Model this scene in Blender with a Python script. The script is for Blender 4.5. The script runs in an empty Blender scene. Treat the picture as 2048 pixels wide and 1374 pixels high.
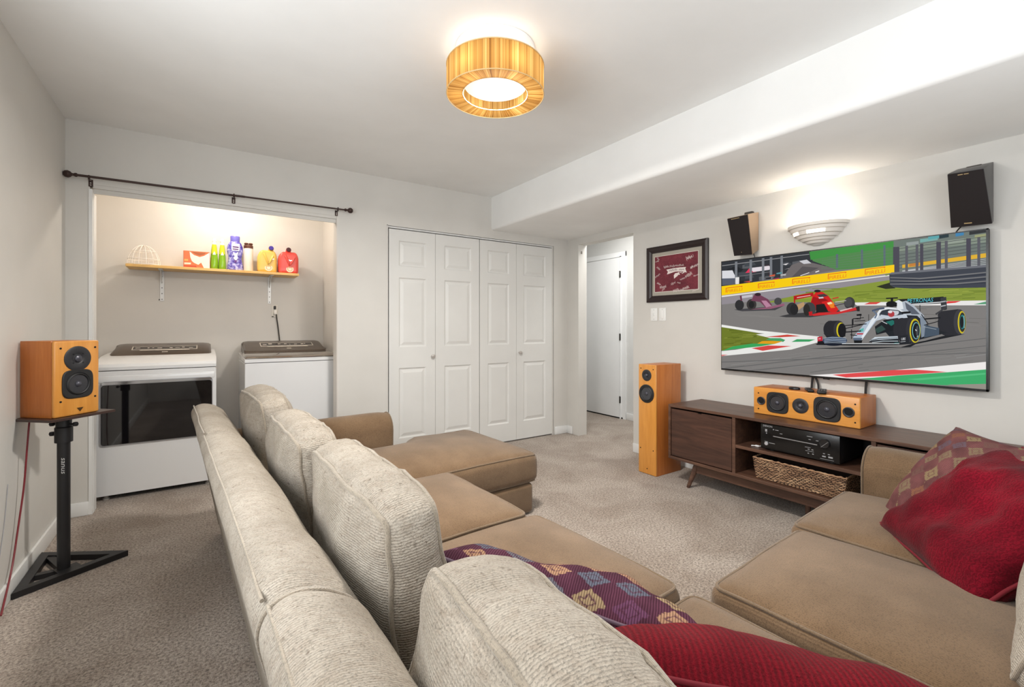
import bpy, bmesh, math, random
from mathutils import Vector, Matrix, noise
random.seed(7)
S = bpy.context.scene
COL = S.collection
PI = math.pi

# ------------------------------------------------------------------ camera
FPX, YAW, CAMH, CY = 913.7, 0.5964, 1.183, 652.9      # focal length in px of the 2048x1374 frame
cd = bpy.data.cameras.new('camera'); cam = bpy.data.objects.new('camera', cd); COL.objects.link(cam)
cam.location = (0, 0, CAMH); cam.rotation_euler = (PI/2, 0, -YAW)
cd.sensor_width = 36; cd.lens = 36*FPX/2048; cd.shift_y = (CY-687)/2048; cd.clip_start = .02
S.camera = cam
# ------------------------------------------------------------------ world, lights, exposure
w = bpy.data.worlds.new('world'); S.world = w; w.use_nodes = True
w.node_tree.nodes['Background'].inputs[0].default_value = (.75, .86, 1, 1)
w.node_tree.nodes['Background'].inputs[1].default_value = 1.0
S.view_settings.view_transform = 'Standard'; S.view_settings.look = 'None'
S.view_settings.exposure = 0.25; S.view_settings.gamma = 1; S.view_settings.use_curve_mapping = False
def area(name, loc, rot, sx, sy, power, col, shape='RECTANGLE'):
    l = bpy.data.lights.new(name, 'AREA'); l.shape = shape; l.size = sx; l.size_y = sy
    l.energy = power; l.color = col
    o = bpy.data.objects.new(name, l); COL.objects.link(o); o.location = loc; o.rotation_euler = rot
    return o
def point(name, loc, power, col, r=.04):
    l = bpy.data.lights.new(name, 'POINT'); l.energy = power; l.color = col; l.shadow_soft_size = r
    o = bpy.data.objects.new(name, l); COL.objects.link(o); o.location = loc
    return o
# daylight entering by the window behind the sofa and by the one in the left wall
area('daylight_rear_window', (1.05, -.93, 1.5), (PI/2+.6, 0, 0), 2.5, 1.0, 26, (.95, .98, 1))
area('daylight_side_window', (-.78, .95, 1.5), (PI/2+.3, 0, -PI/2), 1.9, 1.0, 40, (.95, .98, 1))

# ------------------------------------------------------------------ measured room (metres)
XL, XR, YB, H = -.697, 3.376, 3.875, 2.465
XS, ZS = 2.383, 2.14            # dropped soffit over the screen wall
YN = -.9                        # wall behind the viewer
YA = 4.85                       # rear wall of the laundry alcove
XH = 4.462                      # far wall of the hallway
def at(u, v, ax, val):
    """pixel of the photograph -> point on a plane of the room"""
    c, s = math.cos(YAW), math.sin(YAW)
    X = (u-1024)/FPX; d = Vector((X*c+s, -X*s+c, -(v-CY)/FPX)); o = Vector((0, 0, CAMH))
    t = (val-o[ax])/d[ax]
    return o+d*t
# ------------------------------------------------------------------ materials
def lin(c):
    return tuple(((x/255)/12.92 if x/255 <= .04045 else ((x/255+.055)/1.055)**2.4) for x in c)
def rgba(c): return (*lin(c), 1)
class NT:
    def __init__(s, name):
        s.m = bpy.data.materials.new(name); s.m.use_nodes = True
        s.t = s.m.node_tree; s.n = s.t.nodes; s.p = s.n['Principled BSDF']; s.out = s.n['Material Output']
    def node(s, typ, **kw):
        n = s.n.new(typ)
        for k, v in kw.items():
            if k.startswith('i_'):
                key = k[2:]; key = int(key) if key.isdigit() else key.replace('_', ' ')
                n.inputs[key].default_value = v
            else: setattr(n, k, v)
        return n
    def link(s, a, b): s.t.links.new(a, b)
    def coords(s, scale=(1, 1, 1), rot=(0, 0, 0)):
        tc = s.node('ShaderNodeTexCoord'); mp = s.node('ShaderNodeMapping')
        mp.inputs['Scale'].default_value = scale; mp.inputs['Rotation'].default_value = rot
        s.link(tc.outputs['Object'], mp.inputs['Vector']); return mp.outputs['Vector']
    def noise(s, vec, scale, detail=3, rough=.55, dist=0):
        n = s.node('ShaderNodeTexNoise'); n.inputs['Scale'].default_value = scale
        n.inputs['Detail'].default_value = detail; n.inputs['Roughness'].default_value = rough
        n.inputs['Distortion'].default_value = dist
        s.link(vec, n.inputs['Vector']); return n.outputs['Fac']
    def ramp(s, fac, stops):
        r = s.node('ShaderNodeValToRGB'); e = r.color_ramp.elements
        while len(e) < len(stops): e.new(.5)
        for k, (p, c) in enumerate(stops):
            e[k].position = p; e[k].color = rgba(c) if len(c) == 3 else c
        s.link(fac, r.inputs['Fac']); return r.outputs['Color']
    def mix(s, a, b, fac, mode='MIX'):
        m = s.node('ShaderNodeMix', data_type='RGBA', blend_type=mode)
        if isinstance(fac, (int, float)): m.inputs[0].default_value = fac
        else: s.link(fac, m.inputs[0])
        for i, x in ((6, a), (7, b)):
            if isinstance(x, tuple): m.inputs[i].default_value = x
            else: s.link(x, m.inputs[i])
        return m.outputs[2]
    def math(s, op, a, b):
        m = s.node('ShaderNodeMath', operation=op)
        for i, x in ((0, a), (1, b)):
            if isinstance(x, (int, float)): m.inputs[i].default_value = x
            else: s.link(x, m.inputs[i])
        return m.outputs[0]
    def bump(s, h, strength=.3, dist=.002):
        b = s.node('ShaderNodeBump'); b.inputs['Strength'].default_value = strength; b.inputs['Distance'].default_value = dist
        s.link(h, b.inputs['Height']); s.link(b.outputs[0], s.p.inputs['Normal'])
    def color(s, c):
        if isinstance(c, tuple): s.p.inputs['Base Color'].default_value = rgba(c)
        else: s.link(c, s.p.inputs['Base Color'])
    def set(s, **kw):
        for k, v in kw.items(): s.p.inputs[k.replace('_', ' ')].default_value = v
MATS = {}
def plain(name, c, rough=.5, metal=0, **kw):
    if name in MATS: return MATS[name]
    t = NT(name); t.color(c); t.set(Roughness=rough, Metallic=metal, **kw); MATS[name] = t.m; return t.m
def paint(name, c, rough=.6, bump=.06, sc=60):
    t = NT(name); v = t.coords(); n = t.noise(v, 3, 4); k = tuple(max(0, x-5) for x in c)
    t.color(t.ramp(n, [(.3, k), (.7, c)])); t.set(Roughness=rough)
    t.bump(t.noise(v, sc, 3), bump, .001); MATS[name] = t.m; return t.m
def wood(name, a, b, scale=(3, 3, 40), rough=.4, rot=(0, 0, 0), coat=0, dist=1.2):
    t = NT(name); v = t.coords(scale, rot); n = t.noise(v, 1.5, 6, .6, dist); n2 = t.noise(v, 7, 3, .6)
    f = t.math('ADD', t.math('MULTIPLY', n, .75), t.math('MULTIPLY', n2, .25))
    t.color(t.ramp(f, [(.33, a), (.67, b)])); t.set(Roughness=rough, Coat_Weight=coat, Coat_Roughness=.25)
    t.bump(n2, .05, .001); MATS[name] = t.m; return t.m
def fabric(name, a, b, ribs=52, axis='X', bump=.6, fleck=None, sheen=.35, rough=.9, dist=1.2, ribcol=.35, dual=False, mott=None):
    t = NT(name); v = t.coords()
    wv = t.node('ShaderNodeTexWave', wave_type='BANDS', bands_direction=axis, wave_profile='SIN')
    wv.inputs['Scale'].default_value = ribs; wv.inputs['Distortion'].default_value = dist; wv.inputs['Detail'].default_value = 2
    wv.inputs['Detail Scale'].default_value = 3
    t.link(v, wv.inputs['Vector']); wf = wv.outputs['Fac']
    if dual:
        w2 = t.node('ShaderNodeTexWave', wave_type='BANDS', bands_direction='X', wave_profile='SIN')
        for k in ('Scale', 'Distortion', 'Detail', 'Detail Scale'): w2.inputs[k].default_value = wv.inputs[k].default_value
        t.link(v, w2.inputs['Vector'])
        tc = t.node('ShaderNodeTexCoord'); sx = t.node('ShaderNodeSeparateXYZ'); t.link(tc.outputs['Normal'], sx.inputs[0])
        mr = t.node('ShaderNodeMapRange'); mr.inputs[1].default_value = .55; mr.inputs[2].default_value = .8; t.link(t.math('ABSOLUTE', sx.outputs[1], 0), mr.inputs[0])
        mf = t.node('ShaderNodeMix', data_type='FLOAT'); t.link(mr.outputs[0], mf.inputs[0]); t.link(wf, mf.inputs[2]); t.link(w2.outputs['Fac'], mf.inputs[3]); wf = mf.outputs[0]
    big = t.noise(v, 5, 4); fine = t.noise(v, 260, 2, .7)
    base = t.ramp(big, [(.3, a), (.7, b)])
    dk = t.mix(base, tuple(x*.62 for x in lin(a))+(1,), t.math('MULTIPLY', t.math('SUBTRACT', 1., wf), ribcol))
    if mott:
        vm = t.coords((30, 60, 30)); mo = t.noise(vm, 1.3, 5, .7, .4)
        dk = t.mix(dk, rgba(mott), t.ramp(mo, [(.34, (165, 165, 165)), (.5, (90, 90, 90)), (.64, (0, 0, 0))]))
    fl = t.ramp(fine, [(.36, (90, 90, 90)), (.5, (255, 255, 255))])
    c = t.mix(dk, fl, .35, 'MULTIPLY')
    if fleck:
        spot = t.ramp(t.noise(v, 55, 2, .5), [(.27, (255, 255, 255)), (.31, (0, 0, 0))])
        c = t.mix(c, rgba(fleck), t.math('MULTIPLY', spot, .55))
    t.color(c); t.set(Roughness=rough, Sheen_Weight=sheen, Sheen_Roughness=.5, Specular_IOR_Level=.12)
    t.p.inputs['Sheen Tint'].default_value = (1, .97, .92, 1)
    h = t.math('ADD', t.math('MULTIPLY', wf, .6), t.math('MULTIPLY', fine, .9))
    t.bump(h, bump, .0022); MATS[name] = t.m; return t.m
# ------------------------------------------------------------------ mesh helpers
class MB:
    def __init__(s, org=(0, 0, 0)): s.v = []; s.f = []; s.o = Vector(org)
    def add(s, vs, fs):
        k = len(s.v); s.v += [Vector(v)-s.o for v in vs]; s.f += [tuple(i+k for i in f) for f in fs]; return s
    def bm(s, b, mat=None):
        b.verts.index_update(); vs = [(mat @ v.co if mat else v.co.copy()) for v in b.verts]
        fs = [tuple(v.index for v in f.verts) for f in b.faces]; b.free(); return s.add(vs, fs)
    def box(s, x0, x1, y0, y1, z0, z1, r=0, seg=2):
        b = bmesh.new(); bmesh.ops.create_cube(b, size=1)
        for v in b.verts: v.co = ((x0+x1)/2+v.co.x*(x1-x0), (y0+y1)/2+v.co.y*(y1-y0), (z0+z1)/2+v.co.z*(z1-z0))
        if r: bmesh.ops.bevel(b, geom=b.edges[:], offset=r, segments=seg, profile=.5, affect='EDGES')
        return s.bm(b)
    def hexa(s, p, r=0):
        """8 corners: bottom loop 0-3, top loop 4-7"""
        b = bmesh.new(); V = [b.verts.new(q) for q in p]
        for f in ((3, 2, 1, 0), (4, 5, 6, 7), (0, 1, 5, 4), (1, 2, 6, 5), (2, 3, 7, 6), (3, 0, 4, 7)): b.faces.new([V[i] for i in f])
        bmesh.ops.recalc_face_normals(b, faces=b.faces[:])
        if r: bmesh.ops.bevel(b, geom=b.edges[:], offset=r, segments=2, profile=.5, affect='EDGES')
        return s.bm(b)
    def cyl(s, p0, p1, r0, r1=None, n=20, caps=True):
        p0, p1 = Vector(p0), Vector(p1); r1 = r0 if r1 is None else r1
        q = (p1-p0).to_track_quat('Z', 'Y'); vs = []
        for p, r in ((p0, r0), (p1, r1)):
            for k in range(n):
                a = 2*PI*k/n; vs.append(p+q @ Vector((r*math.cos(a), r*math.sin(a), 0)))
        fs = [(k, (k+1) % n, n+(k+1) % n, n+k) for k in range(n)]
        if caps: fs += [tuple(range(n-1, -1, -1)), tuple(range(n, 2*n))]
        return s.add(vs, fs)
    def tube(s, pts, r, n=8, closed=False):
        pts = [Vector(p) for p in pts]; m = len(pts); vs = []; up = None
        for i, p in enumerate(pts):
            a = pts[(i-1) % m] if (closed or i) else p; b = pts[(i+1) % m] if (closed or i < m-1) else p
            t = (b-a).normalized()
            if up is None: up = Vector((0, 0, 1)) if abs(t.z) < .9 else Vector((1, 0, 0))
            x = t.cross(up); x = x.normalized() if x.length > 1e-6 else Vector((1, 0, 0)); y = x.cross(t).normalized(); up = y
            rr = r[i] if isinstance(r, (list, tuple)) else r
            for k in range(n):
                g = 2*PI*k/n; vs.append(p+x*rr*math.cos(g)+y*rr*math.sin(g))
        fs = []
        for i in range(m if closed else m-1):
            j = (i+1) % m
            for k in range(n): fs.append((i*n+k, i*n+(k+1) % n, j*n+(k+1) % n, j*n+k))
        if not closed: fs += [tuple(range(n-1, -1, -1)), tuple((m-1)*n+k for k in range(n))]
        return s.add(vs, fs)
    def lathe(s, prof, M=None, n=32, a0=0, a1=2*PI, cap=True):
        """profile of (r, z) turned about local z, placed by matrix M"""
        M = M or Matrix(); full = abs(a1-a0-2*PI) < 1e-6; m = n if full else n+1; vs = []; fs = []
        for r, z in prof:
            for k in range(m):
                a = a0+(a1-a0)*k/n; vs.append(M @ Vector((r*math.cos(a), r*math.sin(a), z)))
        for i in range(len(prof)-1):
            for k in range(n if full else m-1):
                k2 = (k+1) % m; fs.append((i*m+k, i*m+k2, (i+1)*m+k2, (i+1)*m+k))
        if full and cap:
            if prof[0][0] > 1e-6: fs.append(tuple(range(m-1, -1, -1)))
            if prof[-1][0] > 1e-6: fs.append(tuple((len(prof)-1)*m+k for k in range(m)))
        return s.add(vs, fs)
    def prism(s, poly, ax, a, b):
        """polygon in the two axes other than ax, extruded from a to b along ax"""
        def P(q, t):
            q = list(q); q.insert(ax, t); return q
        n = len(poly); vs = [P(q, a) for q in poly]+[P(q, b) for q in poly]
        fs = [(k, (k+1) % n, n+(k+1) % n, n+k) for k in range(n)]+[tuple(range(n-1, -1, -1)), tuple(range(n, 2*n))]
        return s.add(vs, fs)
    def mesh(s, name, mat, smooth=True, ang=35):
        me = bpy.data.meshes.new(name); me.from_pydata(s.v, [], s.f); me.validate()
        b = bmesh.new(); b.from_mesh(me); bmesh.ops.remove_doubles(b, verts=b.verts[:], dist=1e-6)
        bmesh.ops.recalc_face_normals(b, faces=b.faces[:]); b.to_mesh(me); b.free()
        if smooth: me.shade_smooth(); me.set_sharp_from_angle(angle=math.radians(ang))
        me.materials.append(mat); return me
    def build(s, name, mat, parent=None, smooth=True, ang=35, label=None):
        o = bpy.data.objects.new(name, s.mesh(name, mat, smooth, ang)); COL.objects.link(o)
        if parent: o.parent = parent
        if label: o['label'] = label
        return o
def thing(name, label, cat, loc=(0, 0, 0), rotz=0, group=None):
    o = bpy.data.objects.new(name, None); COL.objects.link(o); o.empty_display_size = .05
    o.location = loc; o.rotation_euler = (0, 0, rotz); o['label'] = label; o['category'] = cat
    if group: o['group'] = group
    return o
def tag(o, label, cat, group=None):
    o['label'] = label; o['category'] = cat
    if group: o['group'] = group
    return o
def struct(o): o['kind'] = 'structure'; return o
def sroot(name, loc=(0, 0, 0)):
    o = bpy.data.objects.new(name, None); COL.objects.link(o); o.location = loc; o['kind'] = 'structure'; return o
def smooth_path(pts, n=8):
    pts = [Vector(p) for p in pts]; out = []
    for i in range(len(pts)-1):
        p0 = pts[max(i-1, 0)]; p1 = pts[i]; p2 = pts[i+1]; p3 = pts[min(i+2, len(pts)-1)]
        for k in range(n):
            t = k/n; out.append(.5*((2*p1)+(p2-p0)*t+(2*p0-5*p1+4*p2-p3)*t*t+(3*p1-p0-3*p2+p3)*t**3))
    out.append(pts[-1]); return out
def text2d(txt, size=1.0):
    """letters as flat triangles/polygons in the x-y plane"""
    c = bpy.data.curves.new('txt', 'FONT'); c.body = txt; c.size = size; c.resolution_u = 2
    o = bpy.data.objects.new('txt', c); me = o.to_mesh()
    vs = [v.co.copy() for v in me.vertices]; fs = [tuple(p.vertices) for p in me.polygons]
    o.to_mesh_clear(); bpy.data.objects.remove(o); bpy.data.curves.remove(c)
    return vs, fs
def text_mb(mb, txt, size, M):
    vs, fs = text2d(txt, size); return mb.add([M @ v for v in vs], fs)

# ================================================================== materials of the room
WALL = paint('wall_paint', (212, 209, 203)); CEIL = paint('ceiling_paint', (240, 240, 238), .7)
ALC = paint('alcove_paint', (218, 213, 206)); TRIM = paint('trim_white', (232, 232, 230), .4, .02)
DOORW = paint('door_white', (221, 220, 216), .45, .03, 25); BLACK = plain('black_gap', (12, 12, 12), .8)
def carpet():
    t = NT('carpet'); v = t.coords()
    big = t.noise(v, 2.2, 5, .6, .6); fine = t.noise(v, 95, 3, .8); mid = t.noise(v, 45, 3, .6)
    a = t.ramp(big, [(.36, (172, 157, 143)), (.64, (200, 188, 176))])
    f = t.ramp(fine, [(.34, (60, 52, 46)), (.48, (196, 190, 186)), (.62, (255, 255, 255))])
    c = t.mix(a, f, .8, 'MULTIPLY')
    t.color(c); t.set(Roughness=1, Sheen_Weight=.15)
    t.bump(t.math('ADD', fine, t.math('MULTIPLY', mid, .5)), .9, .007); return t.m
CARPET = carpet()
# ================================================================== floor, ceiling, walls
struct(MB().box(-1, 5.6, -1.1, 5.4, -.12, 0).build('floor', CARPET, smooth=False))
struct(MB().box(-1, 5.6, -1.1, 5.4, H, H+.12).build('ceiling', CEIL, smooth=False))
sf = MB()
poly = [(XS, H+.001), (XS, ZS+.025), (XS+.007, ZS+.008), (XS+.024, ZS), (XR+.05, ZS), (XR+.05, H+.001)]
sf.prism([(x, z) for x, z in poly], 1, YN-.1, YB+.05)
sf = sf.build('ceiling_soffit', CEIL, ang=50); struct(sf)
T = .11
def wall(name, boxes, mat=WALL):
    m = MB()
    for b in boxes: m.box(*b)
    return struct(m.build(name, mat, smooth=False))
AX0, AX1, AZ = -.583, .918, 2.08          # alcove opening
CX0, CX1, CZ = 1.333, 3.179, 2.058        # bifold closet opening
wall('wall_back', [(XL-T, AX0, YB, YB+T, 0, H), (AX0, AX1, YB, YB+T, AZ, H), (AX1, CX0, YB, YB+T, 0, H),
                   (CX0, CX1, YB, YB+T, CZ, H), (CX1, XR+.01, YB, YB+T, 0, H)])
WL = (.0, 1.95, .98, 2.08)                # window in the left wall (y0,y1,z0,z1)
wall('wall_left', [(XL-T, XL, WL[1], YB, 0, H), (XL-T, XL, YN, WL[0], 0, H), (XL-T, XL, WL[0], WL[1], 0, WL[2]), (XL-T, XL, WL[0], WL[1], WL[3], H)])
DY0, DY1, DZ = 2.93, 3.69, 2.068          # doorway in the screen wall
wall('wall_right', [(XR, XR+T, YN, DY0, 0, H), (XR, XR+T, DY0, DY1, DZ, H), (XR, XR+T, DY1, YB+T, 0, H)])
WR = (-.2, 2.3, .98, 2.08)
wall('wall_near', [(XL-T, WR[0], YN-T, YN, 0, H), (WR[1], XR+T, YN-T, YN, 0, H), (WR[0], WR[1], YN-T, YN, 0, WR[2]), (WR[0], WR[1], YN-T, YN, WR[3], H)])
AL, AR = -.78, 1.005                      # inside faces of the alcove
wall('wall_alcove', [(AL-T, AR+T, YA, YA+T, 0, H), (AL-T, AL, YB+T, YA, 0, H), (AR, AR+T, YB+T, YA, 0, H)], ALC)
wall('wall_closet', [(AR+T+.01, XR+T, YB+.7, YB+.75, 0, H)])
wall('wall_hall', [(XH, XH+T, 2.2, 5.3, 0, H), (XR+T, XH, 5.1, 5.2, 0, H), (XR+T, XH, 2.3, 2.4, 0, H), (XR, XR+T, YB+T, 5.2, 0, H)], paint('hall_paint', (214, 214, 212)))
# rounded drywall corner at the right of the alcove opening
m = MB(); m.cyl((AX1-.0, YB+.012, 0), (AX1, YB+.012, AZ), .012, n=16); m.box(AX1-.012, AX1, YB+.012, YB+T, 0, AZ-.001); struct(m.build('trim_1', ALC))
# white jamb left of the opening, head track of the former closet doors
m = MB(); m.box(AX0-.006, AX0+.012, YB-.006, YB+.02, 0, AZ-.03); m.box(AX0, AX0+.014, YB+.02, YB+T, 0, AZ-.05); struct(m.build('trim_2', TRIM, smooth=False))
m = MB(); m.box(AX0+.012, AX1-.012, YB+.004, YB+T, AZ-.022, AZ+.001); m.box(AX0+.012, AX1-.012, YB+.02, YB+.075, AZ-.04, AZ-.022)
m.box(AX0+.012, AX1-.012, YB+.022, YB+.03, AZ-.052, AZ-.04); struct(m.build('trim_3', WALL, smooth=False))
# baseboards
def base(name, boxes):
    m = MB()
    for b in boxes: m.box(*b, r=.004, seg=2)
    return struct(m.build(name, TRIM))
BH = .085
base('baseboard_left', [(XL, XL+.014, -.85, YB, 0, BH)])
base('baseboard_back', [(XL+.014, AX0-.006, YB-.014, YB, 0, BH), (AX1+.02, CX0-.01, YB-.014, YB, 0, BH), (CX1+.012, XR-.001, YB-.014, YB, 0, BH)])
base('baseboard_right', [(XR-.014, XR, -.85, DY0-.004, 0, BH), (XR-.014, XR, DY1+.09, YB-.014, 0, BH)])
base('baseboard_hall', [(XH-.014, XH, 2.45, 3.975, 0, BH)])
# windows that let the daylight in (behind and beside the viewer)
def glassmat():
    t = NT('window_glass'); tr = t.node('ShaderNodeBsdfTransparent'); gl = t.node('ShaderNodeBsdfGlossy'); gl.inputs['Roughness'].default_value = .02
    mx = t.node('ShaderNodeMixShader'); mx.inputs[0].default_value = .06
    t.link(tr.outputs[0], mx.inputs[1]); t.link(gl.outputs[0], mx.inputs[2]); t.link(mx.outputs[0], t.out.inputs[0]); return t.m
GLASS = glassmat()
def window(name, ax, c, a0, a1, z0, z1, side):
    r = sroot(name, (0, 0, 0))
    def bx(m, p0, p1, q0, q1, d0, d1):
        d0, d1 = sorted((c+side*d0, c+side*d1))
        return m.box(d0, d1, p0, p1, q0, q1) if ax == 0 else m.box(p0, p1, d0, d1, q0, q1)
    m = MB()
    for q in ((a0, a1, z0, z0+.05), (a0, a1, z1-.05, z1), (a0, a0+.05, z0, z1), (a1-.05, a1, z0, z1), ((a0+a1)/2-.03, (a0+a1)/2+.03, z0, z1)): bx(m, *q, -.015, .03)
    m.build('window_frame', TRIM, r, smooth=False)
    for p0, p1 in ((a0+.05, (a0+a1)/2-.03), ((a0+a1)/2+.03, a1-.05)):
        m = MB(); bx(m, p0, p1, z0+.05, z1-.05, .004, .008); m.build('pane', GLASS, r, smooth=False)
window('window_1', 1, YN-T+.05, WR[0], WR[1], WR[2], WR[3], 1)
window('window_2', 0, XL-T+.05, WL[0], WL[1], WL[2], WL[3], 1)
# ================================================================== bifold closet doors
PANELS = [(.195, .815), (1.0, 1.615), (1.715, 1.94)]
def panel_leaf(parent, x0, x1, z0, z1, yf, t=.03):
    """slab with cut-out fields plus three raised panels, front face at y=yf looking to -y"""
    mx = (x1-x0)*.235; mg = .09; xa, xb = x0+mg, x1-mg
    m = MB()
    zs = [z0]+[q for p in PANELS for q in p]+[z1]
    m.box(x0, xa, yf, yf+t, z0, z1); m.box(xb, x1, yf, yf+t, z0, z1)
    for i in range(0, len(zs), 2): m.box(xa, xb, yf, yf+t, zs[i], zs[i+1])
    m.box(xa, xb, yf+.016, yf+t-.002, z0+.05, z1-.05)
    lf = m.build('leaf', DOORW, parent, smooth=False)
    for pa, pb in PANELS:
        m = MB(); rings = [(0, 0), (.010, .009), (.018, .0095), (.042, .002), (.046, .0015)]; vs = []; fs = []
        for d, dep in rings: vs += [(xa+d, yf+dep, pa+d), (xb-d, yf+dep, pa+d), (xb-d, yf+dep, pb-d), (xa+d, yf+dep, pb-d)]
        for i in range(len(rings)-1):
            for k in range(4): fs.append((i*4+k, i*4+(k+1) % 4, (i+1)*4+(k+1) % 4, (i+1)*4+k))
        e = len(vs); vs += [(xa, yf+.016, pa), (xb, yf+.016, pa), (xb, yf+.016, pb), (xa, yf+.016, pb)]
        for k in range(4): fs.append((k, e+k, e+(k+1) % 4, (k+1) % 4))
        fs += [(e-4, e-3, e-2, e-1), (e+3, e+2, e+1, e)]
        m.add(vs, fs).build('panel', DOORW, lf, smooth=False)
    return lf
def knob(parent, x, z, yf):
    M = Matrix.Translation((x, yf, z)) @ Matrix.Rotation(PI/2, 4, 'X')
    m = MB().lathe([(.010, 0), (.008, .006), (.007, .014), (.016, .02), (.0185, .027), (.016, .033), (.008, .036), (0, .0365)], M, 20)
    return m.build('knob', plain('knob_pewter', (190, 184, 178), .3, .3), parent)
yf = YB+.012
for nm, xs, kx in (('door_1', (CX0+.012, 1.784, 2.250), 1.764-.012), ('door_2', (2.258, 2.693, CX1-.012), 2.731)):
    r = sroot(nm)
    panel_leaf(r, xs[0], xs[1]-.0015, .012, CZ-.022, yf); panel_leaf(r, xs[1]+.0015, xs[2], .012, CZ-.022, yf)
    knob(r, kx, .912, yf)
m = MB(); m.box(CX0, CX1, YB+.012, YB+.06, CZ-.014, CZ); struct(m.build('trim_4', TRIM, smooth=False))
m = MB(); m.box(CX1-.012, CX1+.0, YB+.004, YB+.08, 0, CZ); m.box(CX1, CX1+.01, YB-.003, YB+.02, 0, CZ); m.box(CX0-.009, CX0, YB-.003, YB+.06, 0, CZ+.006); m.box(CX0-.009, CX1+.01, YB-.003, YB+.02, CZ, CZ+.008); struct(m.build('trim_5', WALL, smooth=False))
# dark sheet added behind the leaves; its colour stands in for closet shade
wall('closet_shade_sheet', [(CX0-.2, CX1+.2, YB+.13, YB+.15, 0, H)], plain('closet_gap_shade', (40, 38, 36), .9))
# ================================================================== hallway door
HW = paint('hall_door_white', (236, 237, 237), .4, .01)
r = sroot('door_3')
dx = XH-.03
m = MB(); m.box(dx, dx+.035, 4.075, 4.90, .018, 2.07); sl = m.build('slab', HW, r, smooth=False)
m = MB(); m.box(dx+.012, XH+.01, 4.03, 4.94, 0, .02); m.build('threshold_gap', BLACK, r, smooth=False)
for z in (.244, 1.047, 1.851):
    m = MB(); m.cyl((dx-.004, 4.068, z-.045), (dx-.004, 4.068, z+.045), .0065, n=10); m.box(dx-.002, dx+.003, 4.055, 4.08, z-.043, z+.043); m.build('hinge', plain('hinge_steel', (105, 103, 98), .4, .8), r)
M = Matrix.Translation((dx, 4.80, .927)) @ Matrix.Rotation(-PI/2, 4, 'Y')
MB().lathe([(.032, 0), (.03, .006), (.012, .01), (.011, .03), (.025, .042), (.028, .055), (.02, .068), (0, .071)], M, 24).build('knob', plain('brass', (205, 170, 95), .25, .9), r)
m = MB(); m.box(XH-.018, XH, 3.985, 4.06, 0, 2.14); m.box(XH-.018, XH, 4.91, 4.985, 0, 2.14); m.box(XH-.0185, XH, 3.985, 4.985, 2.08, 2.14); m.box(XH-.032, XH-.017, 4.055, 4.07, 0, 2.085); m.box(XH-.032, XH-.017, 4.055, 4.92, 2.075, 2.085)
struct(m.build('trim_6', HW, smooth=False))
# hallway ceiling fixture (out of view) that brightens the hall
area('hall_lamp', (3.8, 3.35, 2.44), (0, 0, 0), .5, 1.3, 19, (1, .99, .97))
# drywall returns of the doorway, strike plate
m = MB(); m.box(XR-.006, XR+T+.006, DY1-.004, DY1+.085, 0, DZ+.002); struct(m.build('trim_7', WALL, smooth=False))
m = MB(); m.box(XR+.03, XR+.05, DY1-.006, DY1-.003, 1.97, 2.0); struct(m.build('trim_8', plain('latch_steel', (120, 112, 104), .5, .6), smooth=False))

# ================================================================== sectional sofa
OS, RS = (.247, 0, 0), math.radians(3)
FB = fabric('chenille_back', (150, 140, 126), (182, 172, 158), 62, 'Y', .8, fleck=(84, 68, 54), ribcol=.34, dual=True, sheen=.1, dist=3.2, mott=(116, 98, 80))
FS = fabric('chenille_seat', (104, 82, 60), (126, 102, 78), 75, 'X', .4, ribcol=.15, sheen=.25)
PB = fabric('piping_back', (140, 128, 112), (158, 146, 130), 160, 'Z', .5, ribcol=.2)
PS = fabric('piping_seat', (110, 90, 70), (124, 104, 82), 160, 'Z', .4, ribcol=.2)
def sgn(x): return -1 if x < 0 else 1
def soft_box(hx, hy, hz, r, n, deform):
    b = bmesh.new(); bmesh.ops.create_cube(b, size=2); bmesh.ops.subdivide_edges(b, edges=b.edges[:], cuts=n, use_grid_fill=True)
    def rnd(p):
        q = Vector((p.x*hx, p.y*hy, p.z*hz)); i = Vector((max(-hx+r, min(hx-r, q.x)), max(-hy+r, min(hy-r, q.y)), max(-hz+r, min(hz-r, q.z))))
        d = q-i
        return i+d.normalized()*r if d.length > 1e-9 else q
    for v in b.verts:
        p = v.co
        e = Vector([math.sin(c*PI/2)*.35+c*.65 for c in p])       # finer rows towards the edges
        v.co = deform(rnd(e))
    return b
def puff_fn(hx, hy, hz, top=.03, bot=.01, side=.012, wr=.0, wf=(6, 6), seed=0, extra=None, pull=0):
    def f(p):
        u, v, w_ = p.x/hx, p.y/hy, p.z/hz
        a = max(0, 1-abs(u)**2.6)*max(0, 1-abs(v)**2.6); q = p.copy()
        q.z += (top if w_ > 0 else -bot)*a*abs(w_)
        q.x += sgn(u)*side*(1-min(1, w_*w_))*(abs(u)**4)*(1-.5*v*v)
        q.y += sgn(v)*side*(1-min(1, w_*w_))*(abs(v)**4)*(1-.5*u*u)
        if pull:
            k = (abs(u)*abs(v))**5*pull; q.x -= sgn(u)*k; q.y -= sgn(v)*k
        if wr:
            n1 = noise.noise(Vector((q.x*wf[0]+seed*7.3, q.y*wf[1]+seed*3.1, q.z*4+seed)))
            n2 = noise.noise(Vector((q.x*wf[0]*2.3+seed, q.y*wf[1]*2.3, q.z*7+seed*2)))
            d = Vector((q.x/hx**2, q.y/hy**2, q.z/hz**2)); d = d.normalized() if d.length else d
            q += d*wr*(n1+.45*n2)
        return extra(q) if extra else q
    return f
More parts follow.
